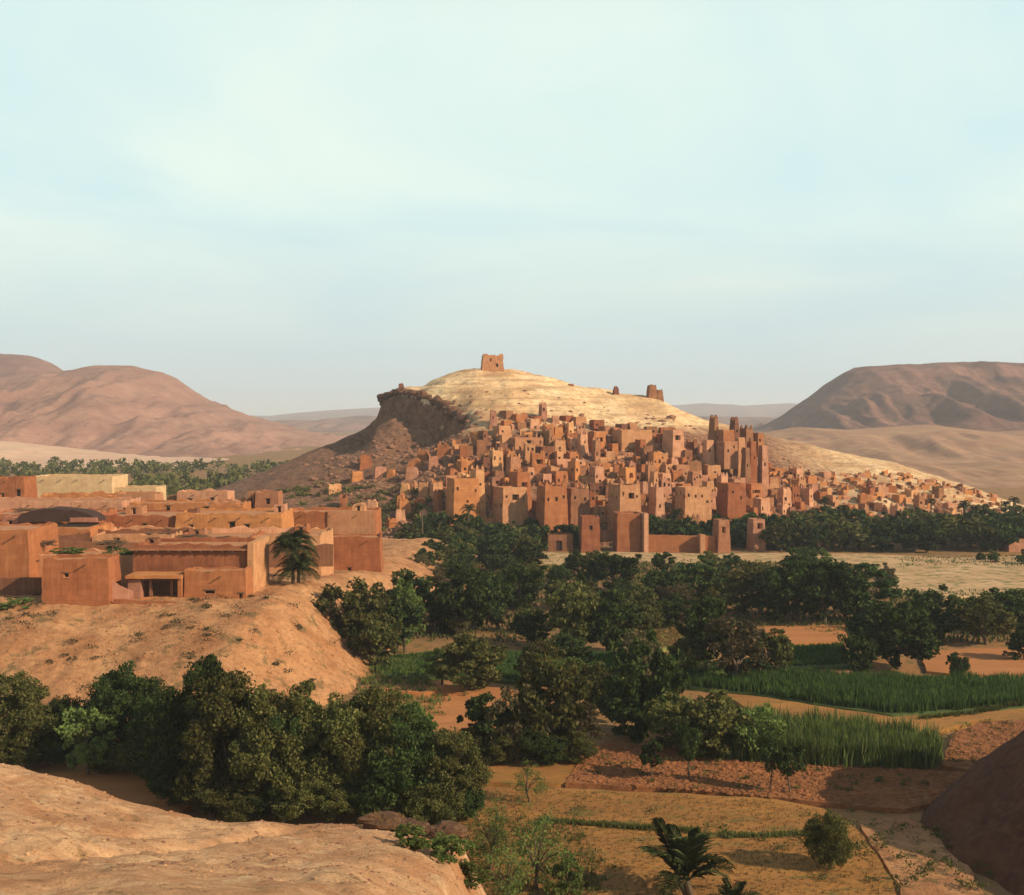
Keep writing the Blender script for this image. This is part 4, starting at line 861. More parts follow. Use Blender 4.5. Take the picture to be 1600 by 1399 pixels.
for key, px, pyb, pyt, wpx, lab in (
    ('big_dark', 265, 1225, 1075, 120, 'dark tree filling the gap behind the tallest dark tree'),
    ('big_olive', 50, 1185, 1100, 100, 'low olive tree behind the rounded left edge tree'),
    ('big_dark', 545, 1240, 1110, 120, 'dark tree deep inside the right part of the clump'),
    ('big_dark', 385, 1240, 1100, 120, 'dark tree deep inside the middle of the clump'),
    ('big_olive', 18, 1196, 1046, 124, 'rounded grey green tree cut by the left edge'),
    ('big_dark', 95, 1190, 1082, 60, 'dark tree squeezed between the left edge tree and its neighbour'),
    ('mid_light', 132, 1218, 1098, 84, 'small yellow green tree standing before the orange plot'),
    ('big_dark', 190, 1196, 1034, 118, 'dark upright tree second in size on the left'),
    ('big_dark', 232, 1200, 1060, 90, 'dark tree in shade left of the tallest dark one'),
    ('big_dark', 302, 1258, 1018, 120, 'tallest dark tree with its top against the earth slope'),
    ('big_olive', 352, 1272, 1048, 150, 'wide olive green tree at the middle of the foreground clump'),
    ('big_olive', 420, 1276, 1068, 140, 'leafy tree just right of the foreground clump middle'),
    ('big_dark', 462, 1268, 1080, 110, 'darker tree with a gap showing dry ground behind'),
    ('big_olive', 520, 1272, 1076, 140, 'rounded tree over the right part of the clump'),
    ('big_olive', 585, 1274, 1068, 140, 'pale topped tree near the right end of the clump'),
    ('big_dark', 640, 1284, 1100, 120, 'dark tree right of the pale topped one'),
    ('big_olive', 700, 1290, 1135, 112, 'last rounded tree of the clump above the dark rocks'),
    ('mid_light', 642, 1200, 1090, 90, 'yellow green tree before the orange earth wall')):
    tree_px(key, px, pyb, pyt, wpx * 1.12, lab, 'tree', grp=FG, name='olive_tree' if 'olive' in key else 'tree')
for k, (px, pyb, pyt, wpx) in enumerate(((20, 1205, 1150, 80), (70, 1200, 1150, 70), (170, 1212, 1160, 70), (215, 1216, 1150, 80), (275, 1262, 1190, 90), (330, 1280, 1205, 90), (375, 1284, 1200, 90), (425, 1284, 1210, 90), (475, 1284, 1200, 90), (530, 1286, 1205, 90), (580, 1288, 1205, 90), (628, 1290, 1215, 80), (670, 1298, 1220, 80), (728, 1290, 1210, 60), (745, 1195, 1130, 70), (790, 1200, 1140, 70), (850, 1202, 1140, 70), (900, 1198, 1140, 60))):
    tree_px('big_dark' if k % 3 == 1 else 'big_olive', px, pyb, pyt, wpx * 1.2, None, 'shrub', grp='undergrowth shrubs at the feet of the bushy trees', name='shrub', where='at the feet of the bushy trees', look='dark low shrub' if k % 3 == 1 else 'olive green low shrub')
MG = 'trees of the middle groves'
for key, px, pyb, pyt, wpx, lab in (
    ('mid_dark', 755, 1188, 1085, 95, 'dark tree left of the brownish thicket by the ochre field'),
    ('mid_brown', 800, 1196, 1060, 100, 'brownish thinly leaved tree in the thicket above the ochre field'),
    ('mid_olive', 862, 1192, 1030, 120, 'tall olive tree in the thicket above the ochre field'),
    ('mid_brown', 905, 1188, 1090, 90, 'brown leaved tree at the right end of the thicket'),
    ('mid_olive', 930, 1120, 1040, 80, 'loose green tree behind the thicket'),
    ('wispy', 828, 1262, 1188, 56, 'small wispy tree leaning over the ochre field edge'),
    ('mid_dark', 975, 1150, 1065, 90, 'dark tree on the left of the deep shade'),
    ('mid_dark', 1012, 1152, 985, 110, 'tall dark tree left of the cane strip'),
    ('mid_olive', 1060, 1178, 1078, 110, 'bushy green tree at the left end of the cane strip'),
    ('mid_olive', 1118, 1190, 1085, 120, 'wide bushy tree merging into the cane strip'),
    ('mid_light', 1185, 1195, 1100, 90, 'light green bush growing out of the cane strip'),
    ('mid_dark', 1100, 1190, 1120, 80, 'dark bush under the wide bushy tree'),
    ('fig', 1020, 1228, 1160, 50, 'leftmost small fig tree on the ploughed field edge'),
    ('fig', 1078, 1228, 1135, 52, 'second small fig tree from the left on the field edge'),
    ('fig', 1206, 1244, 1150, 46, 'slim fig tree with a dark bare trunk'),
    ('fig', 1238, 1250, 1165, 54, 'rightmost fig tree beside the slim one'),
    ('mid_olive', 545, 1028, 905, 130, 'big green tree at the right foot of the earth terrace'),
    ('mid_dark', 600, 1030, 930, 100, 'dark tree right of the one at the terrace foot'),
    ('mid_light', 500, 985, 915, 70, 'light green tree leaning on the terrace flank'),
    ('mid_light', 632, 1020, 905, 80, 'light green tree between terrace foot and dark grove'),
    ('mid_olive', 470, 985, 905, 80, 'olive tree just under the large shaggy palm'),
    ('mid_dark', 520, 1012, 925, 80, 'dark tree halfway down the terrace flank'),
    ('mid_olive', 585, 1045, 950, 90, 'olive tree low on the terrace flank above the crop field'),
    ('mid_dark', 640, 985, 895, 80, 'dark tree behind the light green one at the terrace foot'),
    ('mid_olive', 735, 1084, 996, 110, 'rounded bush in the bright green crop field'),
    ('mid_light', 690, 1072, 1010, 60, 'light bush left of the rounded bush in the crop field'),
    ('mid_olive', 840, 1075, 1000, 80, 'sprawling green bush at the right of the crop field'),
    ('mid_brown', 1000, 1075, 975, 90, 'brownish tree behind the deep shade'),
    ('mid_dark', 715, 992, 880, 100, 'big dark rounded tree in the left middle grove'),
    ('mid_dark', 760, 985, 890, 80, 'dark tree right of the big rounded one'),
    ('mid_dark', 815, 955, 880, 66, 'very dark oval tree in the centre grove'),
    ('mid_olive', 900, 1020, 905, 100, 'large olive tree below the red gate wall'),
    ('mid_dark', 950, 1020, 920, 90, 'dark tree beside the large olive below the gate wall'),
    ('mid_olive', 1000, 1000, 930, 80, 'olive tree left of the little roofed hut'),
    ('mid_brown', 1150, 1072, 960, 120, 'large brownish tree left of the small orange field'),
    ('mid_dark', 1105, 1050, 940, 90, 'dark tree between hut and large brownish tree'),
    ('mid_olive', 1210, 1060, 985, 70, 'olive bush right of the large brownish tree'),
    ('mid_dark', 1345, 1058, 982, 60, 'dark narrow tree at the small green field edge'),
    ('mid_dark', 1405, 1046, 936, 130, 'large spreading dark tree above the maize'),
    ('mid_dark', 1370, 1030, 950, 80, 'dark tree left behind the spreading one'),
    ('mid_dark', 1496, 1066, 1020, 34, 'small dark round tree on the orange field edge'),
    ('mid_dark', 1604, 1035, 980, 50, 'dark tree cut by the right edge above the orange field'),
    ('mid_olive', 1545, 1008, 930, 90, 'greyish tree in the right grove'),
    ('mid_dark', 1470, 1000, 915, 100, 'dark tree left of the greyish one in the right grove'),
    ('mid_dark', 1580, 990, 915, 90, 'blue dark tree at the right end of the right grove'),
    ('mid_dark', 1290, 975, 870, 120, 'tall dark tree mass in the centre right grove'),
    ('mid_dark', 1345, 970, 878, 110, 'dark tree at the right end of the centre right grove'),
    ('mid_dark', 1235, 972, 880, 100, 'dark tree at the left of the tall dark mass'),
    ('mid_olive', 1165, 960, 875, 100, 'grey green tree near the sandy strip'),
    ('mid_dark', 1100, 940, 868, 90, 'dark tree just below the sandy strip'),
    ('mid_dark', 1040, 950, 885, 80, 'dark tree below the gate wall left of the sandy strip'),
    ('mid_dark', 960, 925, 862, 70, 'dark tree at the foot of the red gate tower')):
    tree_px(key, px, pyb, pyt, wpx, lab, 'tree', grp=MG, name='fig_tree' if key == 'fig' else 'tree')
for key, px, pyb, pyt, wpx, lab in (
    ('big_olive', 1298, 1368, 1264, 88, 'single rounded bush on the stubble field before the shaded bank'),
    ('wispy', 838, 1400, 1268, 110, 'tall wispy light green shrub at the bottom of the stubble field'),
    ('wispy', 790, 1420, 1320, 90, 'wispy shrub left of the tall wispy one'),
    ('mid_light', 885, 1420, 1340, 70, 'low leafy shrub right of the tall wispy one'),
    ('wispy', 765, 1370, 1240, 80, 'thin yellowish shrub behind the last clump tree')):
    tree_px(key, px, pyb, pyt, wpx, lab, 'shrub', grp='shrubs on the stubble field', name='shrub')
for px, py, wpx, hpx, lab in ((640, 1378, 80, 40, 'low green shrub at the lip of the sandy slope'), (700, 1370, 90, 52, 'second green shrub at the lip of the sandy slope beside the rocks'), (735, 1398, 70, 44, 'small shrub at the lower end of the slope lip')):
    D = 66; x = X(px, D); z = float(h_slope(np.array([x]), np.array([D * 1.0]))[0])
    for _ in range(30):
        if HY + (HC - z) / D * F > py: D += .8
        else: break
        x = X(px, D); z = float(h_slope(np.array([x]), np.array([D]))[0])
    z = max(z, -.1); h = hpx / F * D; r = tree('mid_light', x, D, z - h * .05, h, wpx / hpx * .95, 'shrub'); tag(r, lab, 'shrub', 'shrubs on the sandy slope')
for px, py, hpx, wpx, D in ((12, 968, 30, 70, 184), (30, 880, 26, 50, 203), (95, 876, 20, 60, 203), (170, 880, 26, 50, 203), (190, 884, 24, 30, 203)):
    lab = {12: 'grey green bush at the left edge below the dark shadow strip', 30: 'scrub at the left end of the scrubby roof', 95: 'scrub on the middle of the scrubby roof', 170: 'green scrub at the right end of the scrubby roof', 190: 'scrub patch touching the large red-brown house'}[px]
    r = tree('mid_light', X(px, D), D + 3, Z(py, D), hpx / F * D, wpx / hpx, 'shrub'); tag(r, lab, 'shrub', 'scrub around the near houses')

# random fill of the groves
placed = []
def fill(n, u0, u1, b0, b1, hr, keys, where, look, wf=(.95, 1.35), md=4.2):
    k = 0; tries = 0
    while k < n and tries < n * 40:
        tries += 1
        u = random.uniform(u0, u1); py = random.uniform(b0, b1); x, D = G(u, py)
        if float(h_hill(np.array([x]), np.array([D]))[0]) > 6 or (u < 640 and float(h_terrace(np.array([x]), np.array([D]))[0]) > 3): continue
        if any((x - a) ** 2 + (D - b) ** 2 < md * md for a, b in placed): continue
        if any(abs(x - a) < c + 2 and abs(D - b) < d + 2 for a, b, c, d in occupied): continue
        placed.append((x, D)); key = random.choice(keys); h = random.uniform(*hr)
        gz_ = max(0.0, float(h_hill(np.array([x]), np.array([D]))[0]))
        r = tree(key, x, D, gz_, h, random.uniform(*wf)); r['category'] = 'tree'; r['group'] = where
        kind = {'far': 'dark', 'far_light': 'olive green', 'mid_olive': 'olive green', 'mid_dark': 'dark', 'mid_light': 'light green', 'mid_brown': 'brownish'}[key]
        THINGS.append((r, look, ('tall ' if h > (hr[0] + hr[1]) / 2 else 'low ') + kind + ' tree')); k += 1
fill(34, 605, 835, 838, 905, (5.5, 9), ('far', 'far', 'far_light'), 'grove below the left end of the hill village', 'under the leftmost kasbahs')
fill(20, 640, 905, 846, 858, (5.5, 8.5), ('far', 'far'), 'trees at the foot of the lowest kasbahs', 'beside the lowest kasbahs', md=2.6)
fill(28, 1014, 1205, 846, 857, (6.5, 10.5), ('far', 'far'), 'palm grove behind the red gate wall', 'behind the red gate wall', md=2.4)
fill(95, 1140, 1660, 832, 863, (7.5, 11), ('far', 'far', 'far_light'), 'dark grove along the right foot of the hill', 'along the hill\'s right foot', md=3.6)
fill(26, 640, 1000, 895, 960, (4.5, 7.5), ('mid_dark', 'mid_olive', 'mid_olive', 'mid_light', 'mid_brown'), 'centre grove', 'in the centre grove')
fill(24, 1000, 1390, 890, 970, (4.5, 7.5), ('mid_dark', 'mid_olive', 'mid_light', 'mid_brown'), 'centre right grove', 'below the sandy strip')
fill(10, 1410, 1660, 958, 990, (3.5, 5.5), ('mid_dark', 'mid_dark', 'mid_olive'), 'right grove below the river sand', 'below the river sand')
fill(16, 640, 1150, 960, 1012, (4.5, 7.5), ('mid_dark', 'mid_olive', 'mid_brown'), 'trees above the green crop field', 'above the bright green crop field')
fill(14, 860, 1200, 1030, 1085, (3.5, 6), ('mid_light', 'mid_olive', 'mid_dark'), 'bushes around the green crop field', 'right of the bright green crop field')
fill(14, 430, 640, 790, 835, (5, 8), ('far', 'far_light'), 'trees behind the near houses', 'behind the near houses')
fill(7, 1500, 1650, 868, 885, (2, 3.5), ('far', 'far_light'), 'bushes on the river sand', 'on the river sand')

# scrub on the rubble slope of the abandoned quarter
bp = []
for k in range(150):
    px = random.uniform(420, 700); D = random.uniform(395, 450); x = X(px, D); z = hz_(x, D)
    if z < .3 or z > 16: continue
    n = 60; c = np.random.default_rng(k).normal(size=(n, 3)) * np.array([.8, .8, .45]) * random.uniform(.6, 1.4) + np.array([x, D, z + .5]); bp.append(leaf_quads(c, .55, np.random.default_rng(k + 5)))
join_stuff('scrub', bp, M['olive'], 'low scrub scattered over the rubble slope')
# distant groves on the valley floor, left
rng = np.random.default_rng(5); bp = []
for k in range(520):
    px = rng.uniform(-60, 520); D = rng.uniform(560, 1010) if k % 4 else rng.uniform(480, 700); x = X(px, D); h = rng.uniform(4.5, 9.5)
    if float(h_hill(np.array([x]), np.array([D]))[0]) > 1 or mn.noise((x / 60, D / 45, 0)) < -.15: continue
    n = 46; d = rng.normal(size=(n, 3)); d /= np.linalg.norm(d, axis=1)[:, None]
    z0 = float(h_valley(np.array([x]), np.array([D]))[0]); c = d * rng.uniform(.5, 1, n)[:, None] * np.array([h * .6, h * .6, h * .48]) + np.array([x, D, z0 + h * .52]); bp.append(leaf_quads(c, h * .24, rng))
join_stuff('far_grove', bp, M['olive'], 'far off band of valley groves beyond the near houses')

# date palms
def frond_mesh(seed, lift=.9, mat='palmleaf', n=22, dr_=None):
    rng = random.Random(seed); V = []; Fc = []; pts = []
    for k in range(9):
        t = k / 8; pts.append((t * (1 - .22 * lift * t), 0, lift * .75 * t - ((.35 + .55 * lift) if dr_ is None else dr_) * t * t))
    v, f = tube_pts(pts, [.018 * (1 - .8 * k / 8) for k in range(9)], 4); V += v; Fc += f
    for k in range(n):
        t = .12 + .86 * k / (n - 1); a = t * 8; i = min(int(a), 7); p = Vector(pts[i]).lerp(Vector(pts[i + 1]), a - i); dr = (Vector(pts[i + 1]) - Vector(pts[i])).normalized()
        ln = .30 * math.sin(math.pi * min(1, t * .85 + .12)) + .05
        for s in (-1, 1):
            dv = (Vector((0, s, 0)) * .75 + dr * .75 + Vector((0, 0, .28 + rng.uniform(-.15, .12)))).normalized() * ln * rng.uniform(.85, 1.1)
            wv = dr * .017; q = len(V); V += [tuple(p - wv), tuple(p + wv), tuple(p + dv * .6 + wv * .8 + Vector((0, 0, -.0))), tuple(p + dv + Vector((0, 0, -.09))), tuple(p + dv * .6 - wv * .8)]
            Fc.append((q, q + 1, q + 2, q + 3, q + 4))
    return mesh('frond', V, Fc, M[mat])
FR = [frond_mesh(k, l_) for k, l_ in enumerate((1.25, 1.0, .7, .35))]
FRU = [frond_mesh(20 + k, .5, dr_=.22 + .2 * k) for k in range(3)]
def palm(x, y, z, th, fl, nf, label, grp=None, lean=.06, stems=1, up=0.0):
    r = empty('date_palm', (x, y, z)); tag(r, label, 'palm', grp)
    for s in range(stems):
        dx_, dy_ = (random.uniform(-1, 1) * fl * .3 * (stems > 1), random.uniform(-1, 1) * fl * .3 * (stems > 1)); top = (dx_ + lean * th, dy_, th)
        pts = [(dx_ * .2 + lean * th * t * t + dx_ * .8 * t, dy_ * t, -.4 + (th + .4) * t) for t in np.linspace(0, 1, 9)]
        v, f = tube_pts(pts, [.30 - .06 * (k / 8) + (.05 if k % 2 else 0) for k in range(9)], 8)
        link('trunk', mesh('trunk', v, f, M['palmbark'], False), r)
        for k in range(nf // stems):
            t = (k + .5) / (nf // stems); m_ = FRU[min(2, int(t * 3))] if up else FR[min(3, int(t * 4))]
            o = link('frond', m_, r, top); o.rotation_euler = (random.uniform(-.15, .15), -(1.0 - 1.25 * t) * .75 - up * .38 + random.uniform(-.1, .1), k * 2.399 + random.uniform(-.2, .2))
            q = fl * random.uniform(.85, 1.1); o.scale = (q, q, q)
    return r
x, D = X(457, 209), 209.0
palm(x, D, Z(925, D) - .6, 8.2, 4.6, 46, 'large shaggy date palm against the right side of the near houses', lean=0.0)
palm(x + .8, D + .5, Z(925, D) - .8, 4.6, 4.4, 34, 'lower date palm crown in the shade of the large shaggy one', lean=.02)
x, D = G(1090, 1420); palm(x, D, 0, 1.7, 5.2, 18, 'young date palm with upright fronds at the bottom of the stubble field', stems=2, lean=-.04, up=1.0)
x, D = G(1150, 1440); palm(x, D, 0, .5, 2.6, 14, 'tiny palm shoot right of the young date palm', lean=0, up=1.0)
for k in range(26):
    px = random.choice((random.uniform(1010, 1200), random.uniform(1150, 1600), random.uniform(600, 760))); py = random.uniform(832, 856); x, D = G(px, py)
    if any(abs(x - a) < c + 1 and abs(D - b) < d + 1 for a, b, c, d in occupied) or float(h_hill(np.array([x]), np.array([D]))[0]) > 5: continue
    r = palm(x, D, 0, random.uniform(7, 12.5), random.uniform(2.6, 3.4), 18, None, 'date palms rising from the groves by the hill foot', lean=random.uniform(-.08, .08)); THINGS.append((r, 'along the hill foot', 'date palm'))

# little roofed hut among the middle trees
x, D = G(1045, 948); hu = empty('garden_hut', (x, D, 0)); tag(hu, 'tiny hut with a dark mouth and a pale end wall among the middle trees', 'hut')
link('side_wall', box_mesh('side_wall', 1.5, 4.2, 0, 3, -.5, 3.2, MUD['ochre'], .08, 1, (2, 2, 2)), hu)
link('rear_wall', box_mesh('rear_wall', -4, 1.48, 2.6, 3, -.5, 2.6, MUD['brown'], .05, 1, (3, 1, 2)), hu)
link('roof', box_mesh('roof', -4.4, 1.7, -.4, 3.3, 2.62, 2.95, M['roofmud'], .08, 1, (4, 2, 1)), hu)
for xx in (-3.9, -1.3): link('post', box_mesh('post', xx - .12, xx + .12, -.1, .14, -.3, 2.61, M['wood'], .02), hu)

# ------------------------------------------------------------------ crops, grass, clods, stones
def inpoly(P, x, y):
    c = False; n = len(P)
    for k in range(n):
        (x1, y1), (x2, y2) = P[k], P[(k + 1) % n]
        if (y1 > y) != (y2 > y) and x < (x2 - x1) * (y - y1) / (y2 - y1) + x1: c = not c
    return c
def scatter(pts, n, z=0.0, seed=1, rows=None):
    P = [G(a, b, z) for a, b in pts]; xs = [p[0] for p in P]; ys = [p[1] for p in P]; rr = random.Random(seed); out = []
    t = 0
    while len(out) < n and t < n * 12:
        t += 1; x = rr.uniform(min(xs), max(xs)); y = rr.uniform(min(ys), max(ys))
        if rows: y = round(y / rows) * rows + rr.uniform(-.1, .1)
        if inpoly(P, x, y): out.append((x, y))
    return np.array(out)
def blades(name, P, z, h, wd, nb, mat, label, seed=3, droop=.35, seg=2):
    rng = np.random.default_rng(seed); n = len(P); N_ = n * nb; P = P + rng.normal(size=P.shape) * .22
    base = np.repeat(P, nb, 0) + rng.normal(size=(N_, 2)) * h * .07
    hh = h * (.72 + .5 * vnoise(base[:, 0] / 2.3 + seed, base[:, 1] / 1.6)) * rng.uniform(.6, 1.12, N_) * np.repeat(rng.uniform(.8, 1.1, n), nb); a = rng.uniform(0, 6.28, N_); ln = rng.uniform(.1, .5, N_) * droop
    dr = np.stack([np.cos(a), np.sin(a)], 1); pr = np.stack([-np.sin(a), np.cos(a)], 1)
    V = []; 
    for k, t in enumerate(np.linspace(0, 1, seg + 1)):
        c = base + dr * (ln * hh * (t ** 2) * 1.6)[:, None]; zc = z + hh * (t - .18 * droop * t * t * 2 * (ln > .2)); ww = wd * (1 - t) ** .6 * (.6 + .8 * min(t * 3, 1)) + .004
        for s in (-1, 1):
            q = c + pr * s * ww; V.append(np.stack([q[:, 0], q[:, 1], zc], 1))
    V = np.stack(V, 1).reshape(-1, 3); m_ = 2 * (seg + 1); i = np.arange(N_) * m_
    Fq = np.concatenate([np.stack([i + 2 * k, i + 2 * k + 1, i + 2 * k + 3, i + 2 * k + 2], 1) for k in range(seg)])
    o = link(name, mesh(name, V, Fq, M[mat])); tag(o, label, None, None, 'stuff')
blades('cane', scatter([(1070, 1168), (1090, 1140), (1180, 1138), (1300, 1152), (1400, 1168), (1462, 1176), (1474, 1190), (1460, 1204), (1300, 1200), (1080, 1186)], 2100, .5, 4), .45, 3.4, .07, 9, 'reed', 'dense strip of tall green cane above the red ploughed field', 4, .5, 3)
blades('maize', scatter([(1050, 1060), (1160, 1052), (1320, 1062), (1470, 1068), (1700, 1064), (1700, 1098), (1550, 1108), (1400, 1118), (1290, 1103), (1180, 1086), (1080, 1076)], 4600, .3, 5, rows=.8), .25, 1.7, .07, 7, 'corn', 'dark green maize filling the long field')
blades('crop', scatter([(575, 1030), (700, 1020), (960, 1022), (1060, 1041), (1078, 1070), (900, 1074), (760, 1061), (600, 1057)], 5200, .3, 6), .25, .7, .06, 6, 'corn', 'low bright green crop in the field beside the terrace', 7, .9)
blades('crop', scatter([(1216, 1013), (1320, 1009), (1328, 1040), (1232, 1044)], 1300, .3, 8), .3, .8, .06, 6, 'corn', 'low crop in the small green field', 8, .9)
blades('grass', scatter([(1022, 986), (1078, 981), (1088, 1010), (1032, 1014)], 700, .3, 9), .3, .6, .07, 6, 'straw', 'yellowish grass between the middle trees', 9, .9)
blades('grass', scatter([(700, 1236), (870, 1238), (1210, 1256), (1285, 1270), (1340, 1300), (1375, 1350), (1400, 1420), (720, 1430)], 5500, .25, 10), .24, .28, .022, 5, 'straw', 'short straw stubble over the ochre field', 10, 1.1)
bund = lambda pts, n, sd: np.concatenate([np.array([np.array(G(*pts[k], .25)) + (np.array(G(*pts[k + 1], .25)) - np.array(G(*pts[k], .25))) * t for t in np.random.default_rng(sd + k).uniform(0, 1, n)]) + np.random.default_rng(sd + k + 50).normal(size=(n, 2)) * .28 for k in range(len(pts) - 1)])
blades('weeds', bund([(850, 1288), (930, 1294), (1010, 1300), (1090, 1304)], 260, 3), .24, .45, .03, 6, 'weeds', 'weedy bund line across the stubble field')
blades('weeds', bund([(1130, 1312), (1200, 1312), (1275, 1308)], 240, 7), .24, .45, .03, 6, 'weeds', 'weedy bund line right of the young palm')
blades('weeds', bund([(1440, 1128), (1520, 1120), (1600, 1104), (1680, 1092)], 240, 9), .4, .6, .03, 6, 'weeds', 'green verge along the curving path')
blades('weeds', scatter([(600, 1290), (900, 1290), (960, 1420), (560, 1440)], 1500, 0, 12), 0.0, .9, .03, 7, 'weeds', 'rank weeds below the lip of the sandy slope', 12, .8)
blades('weeds', scatter([(560, 1040), (640, 1035), (700, 1100), (620, 1180), (560, 1150)], 900, 0, 13), 0.0, 1.1, .05, 7, 'weeds', 'tall weeds at the right foot of the terrace', 13, .8)
blades('weeds', scatter([(600, 870), (1250, 880), (1400, 925), (1640, 925), (1640, 1010), (1330, 1000), (1200, 980), (900, 1010), (620, 1000)], 9000, 0, 14), 0.0, 1.0, .12, 6, 'weeds', 'rough green undergrowth under the middle groves', 14, .8)
blades('reeds', scatter([(1400, 874), (1520, 872), (1640, 872), (1640, 890), (1500, 884), (1410, 890)], 420, 0, 15), .3, .7, .06, 5, 'weeds', 'green tufts growing on the river sand', 15, .8)
cb = [boulder(1, 1, 1, .7, k * 5.1, 1) for k in range(6)]
def stones(name, P, zf, smin, smax, mat, label, seed=1, kind='stuff'):
    rr = random.Random(seed); out = []
    for k, (x, y) in enumerate(P):
        V_, F_ = cb[k % 6]; s = rr.uniform(smin, smax) * (1 if rr.random() < .9 else 1.8); a = rr.uniform(0, 6.3)
        W_ = V_ * np.array([s, s * rr.uniform(.6, 1.3), s * rr.uniform(.5, .9)]); W_ = np.stack([W_[:, 0] * math.cos(a) - W_[:, 1] * math.sin(a), W_[:, 0] * math.sin(a) + W_[:, 1] * math.cos(a), W_[:, 2]], 1)
        out.append((W_ + np.array([x, y, zf(x, y)]), F_))
    join_stuff(name, out, mat, label, False, kind)
stones('clods', scatter([(885, 1224), (905, 1196), (950, 1163), (1180, 1188), (1470, 1209), (1530, 1213), (1500, 1247), (1420, 1265), (1290, 1256)], 3600, .4, 20), lambda x, y: .41, .1, .30, M['redsoil'], 'turned clods of red soil on the ploughed field', 2)
stones('clods', scatter([(1480, 1200), (1494, 1152), (1532, 1134), (1700, 1122), (1700, 1213)], 1300, .6, 21), lambda x, y: .6, .1, .28, M['redsoil'], 'turned clods on the red field by the bank', 3)
rr = random.Random(4); hs1 = lambda x, y: float(h_slope(np.array([x]), np.array([y]))[0]); ht1 = lambda x, y: float(h_terrace(np.array([x]), np.array([y]))[0])
stones('stones', [(rr.uniform(-40, -3), rr.uniform(42, 82)) for _ in range(2600)], hs1, .015, .10, M['slope'], 'small stones littering the sandy slope', 5)
stones('stones', [(rr.uniform(-38, -1), rr.uniform(43, 79)) for _ in range(900)], hs1, .02, .13, M['boulder'], 'darker stones on the sandy slope', 9)
stones('stones', [(rr.uniform(-110, -20), rr.uniform(150, 196)) for _ in range(3200)], ht1, .05, .26, M['terrace'], 'stones littering the earth terrace slope', 6)
# tufts of dry scrub on the terrace slope
P_ = np.array([(rr.uniform(-105, -28), rr.uniform(160, 194)) for _ in range(150)])
bp = []
for k, (x, y) in enumerate(P_):
    z = ht1(x, y); 
    if z < 1: continue
    rg = np.random.default_rng(k); s = rg.uniform(.3, 1.0); bp.append(leaf_quads(rg.normal(size=(40, 3)) * np.array([.7, .7, .22]) * s + np.array([x, y, z + .15]), .22, rg))
join_stuff('scrub', bp, M['brownleaf'], 'dry scrub tufts on the earth terrace slope')
rr2 = random.Random(12); bp = []      # bigger weeds dotted over the fields
for k in range(260):
    u, v_ = rr2.choice(((rr2.uniform(640, 1380), rr2.uniform(1236, 1400)), (rr2.uniform(900, 1500), rr2.uniform(1180, 1240)), (rr2.uniform(1480, 1600), rr2.uniform(1130, 1200)), (rr2.uniform(1340, 1560), rr2.uniform(1290, 1399)), (rr2.uniform(600, 860), rr2.uniform(1080, 1230))))
    x, y = G(u, v_, .4); rg = np.random.default_rng(k); s_ = rg.uniform(.15, .55); bp.append(leaf_quads(rg.normal(size=(36, 3)) * np.array([.8, .8, .35]) * s_ + np.array([x, y, .45 + s_ * .3]), .16, rg))
join_stuff('weeds', bp, M['weeds'], 'small weed clumps dotted over the bare fields')
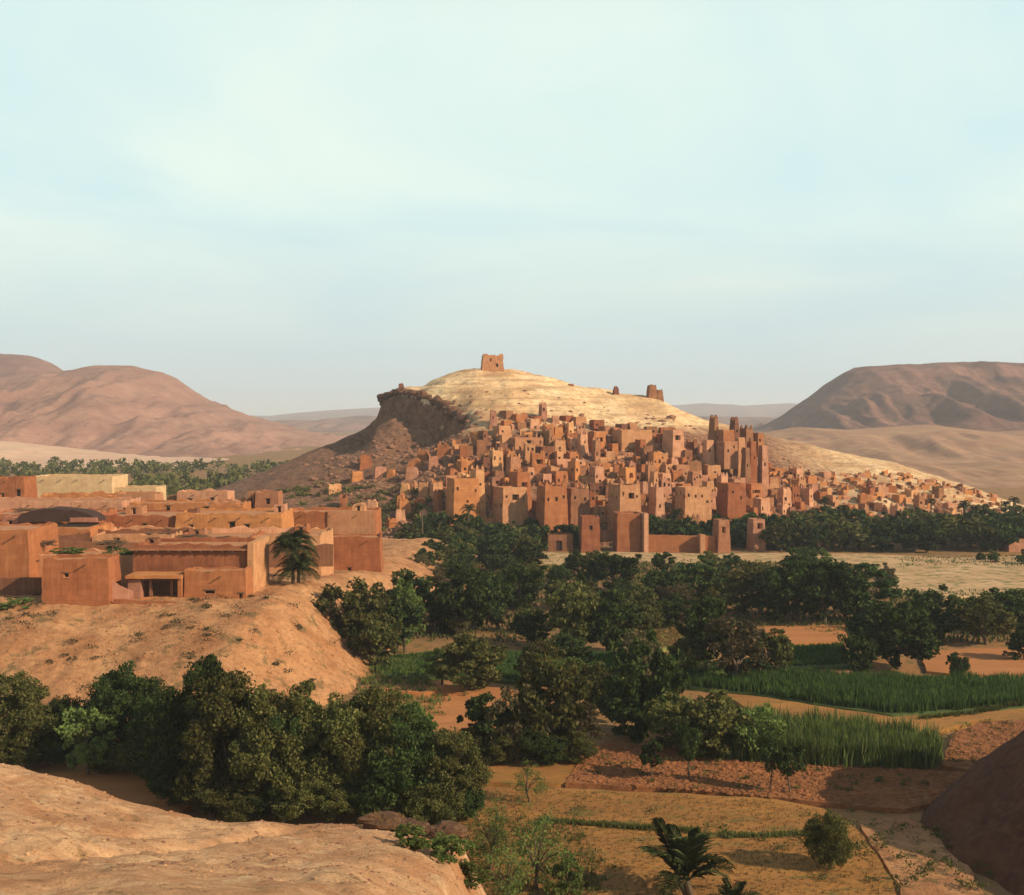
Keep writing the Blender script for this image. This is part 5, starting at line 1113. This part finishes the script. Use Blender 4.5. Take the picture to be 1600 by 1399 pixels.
# dark rocks at the lip of the sandy slope, each a thing
for px, py, s, sx, lab in ((605, 1292, 1.1, 1.5, 'grass topped dark red rock at the lip of the sandy slope'), (640, 1300, .85, 1.6, 'long dark rock right of the grass topped one'), (578, 1286, .55, 1.6, 'low flat rock left of the grass topped one'), (702, 1306, .95, 1.35, 'rounded dark rock at the right end of the lip'), (672, 1304, .5, 1.4, 'small rock before the rounded dark one')):
    D = 73.5; V_, F_ = boulder(s, sx, 1.2, .62, px * .17, 3); q_ = .32 * s; V_ = V_ * .55 + np.round(V_ / q_) * q_ * .45   # split into rough planes
    o = link('rock', mesh('rock', V_ * .85, F_, M['darkboulder'], False), None, (X(px, D), D, Z(py, D) + .05)); tag(o, lab, 'rock', 'rocks at the lip of the sandy slope')
D = 73.5; rg = np.random.default_rng(3)
blades('grass', np.array([(X(595 + rg.uniform(-12, 26), D), D + rg.uniform(-.4, .5)) for _ in range(160)]), Z(1288, D), .5, .02, 6, 'straw', 'dry grass tuft on the dark rock')

# ------------------------------------------------------------------ haze
hzm = bpy.data.materials.new('haze'); hzm.use_nodes = True; t = hzm.node_tree; t.nodes.clear()
pv = N(t, 'ShaderNodeVolumePrincipled'); pv.inputs['Density'].default_value = 0.00010; pv.inputs['Color'].default_value = (0.86, 0.92, 0.98, 1); pv.inputs['Anisotropy'].default_value = 0.1
o_ = N(t, 'ShaderNodeOutputMaterial'); L(t, pv.outputs[0], o_.inputs['Volume'])
xa, ya, za0, za1 = 32000, 32000, -14, 330
hv = [(-xa, -500, za0), (xa, -500, za0), (xa, ya, za0), (-xa, ya, za0), (-xa, -500, za1), (xa, -500, za1), (xa, ya, za1), (-xa, ya, za1)]
hb = link('haze', mesh('haze', hv, [(0, 3, 2, 1), (4, 5, 6, 7), (0, 1, 5, 4), (1, 2, 6, 5), (2, 3, 7, 6), (3, 0, 4, 7)], hzm)); tag(hb, 'pale haze filling the valley air', None, None, 'stuff')

# ------------------------------------------------------------------ labels: every house and tree by its look and its place in its row
ORD = 'first second third fourth fifth sixth seventh eighth ninth tenth eleventh twelfth thirteenth fourteenth fifteenth sixteenth seventeenth eighteenth nineteenth twentieth'.split()
def ordw(n):
    if n <= 20: return ORD[n - 1]
    tens = {2: 'twenty', 3: 'thirty', 4: 'forty', 5: 'fifty', 6: 'sixty'}[n // 10]
    return tens + '-' + ORD[n % 10 - 1] if n % 10 else {2: 'twentieth', 3: 'thirtieth', 4: 'fortieth', 5: 'fiftieth', 6: 'sixtieth'}[n // 10]
by = {}
for r, where, look in THINGS: by.setdefault(where, []).append((r.location.x / r.location.y, r, look))
for where, lst in by.items():
    lst.sort(key=lambda q: q[0]); n = len(lst)
    for k, (_, r, look) in enumerate(lst):
        s = ordw(k + 1) + ' from the left' if k < n / 2 else ordw(n - k) + ' from the right'
        r['label'] = '%s, %s %s' % (look, s, where)
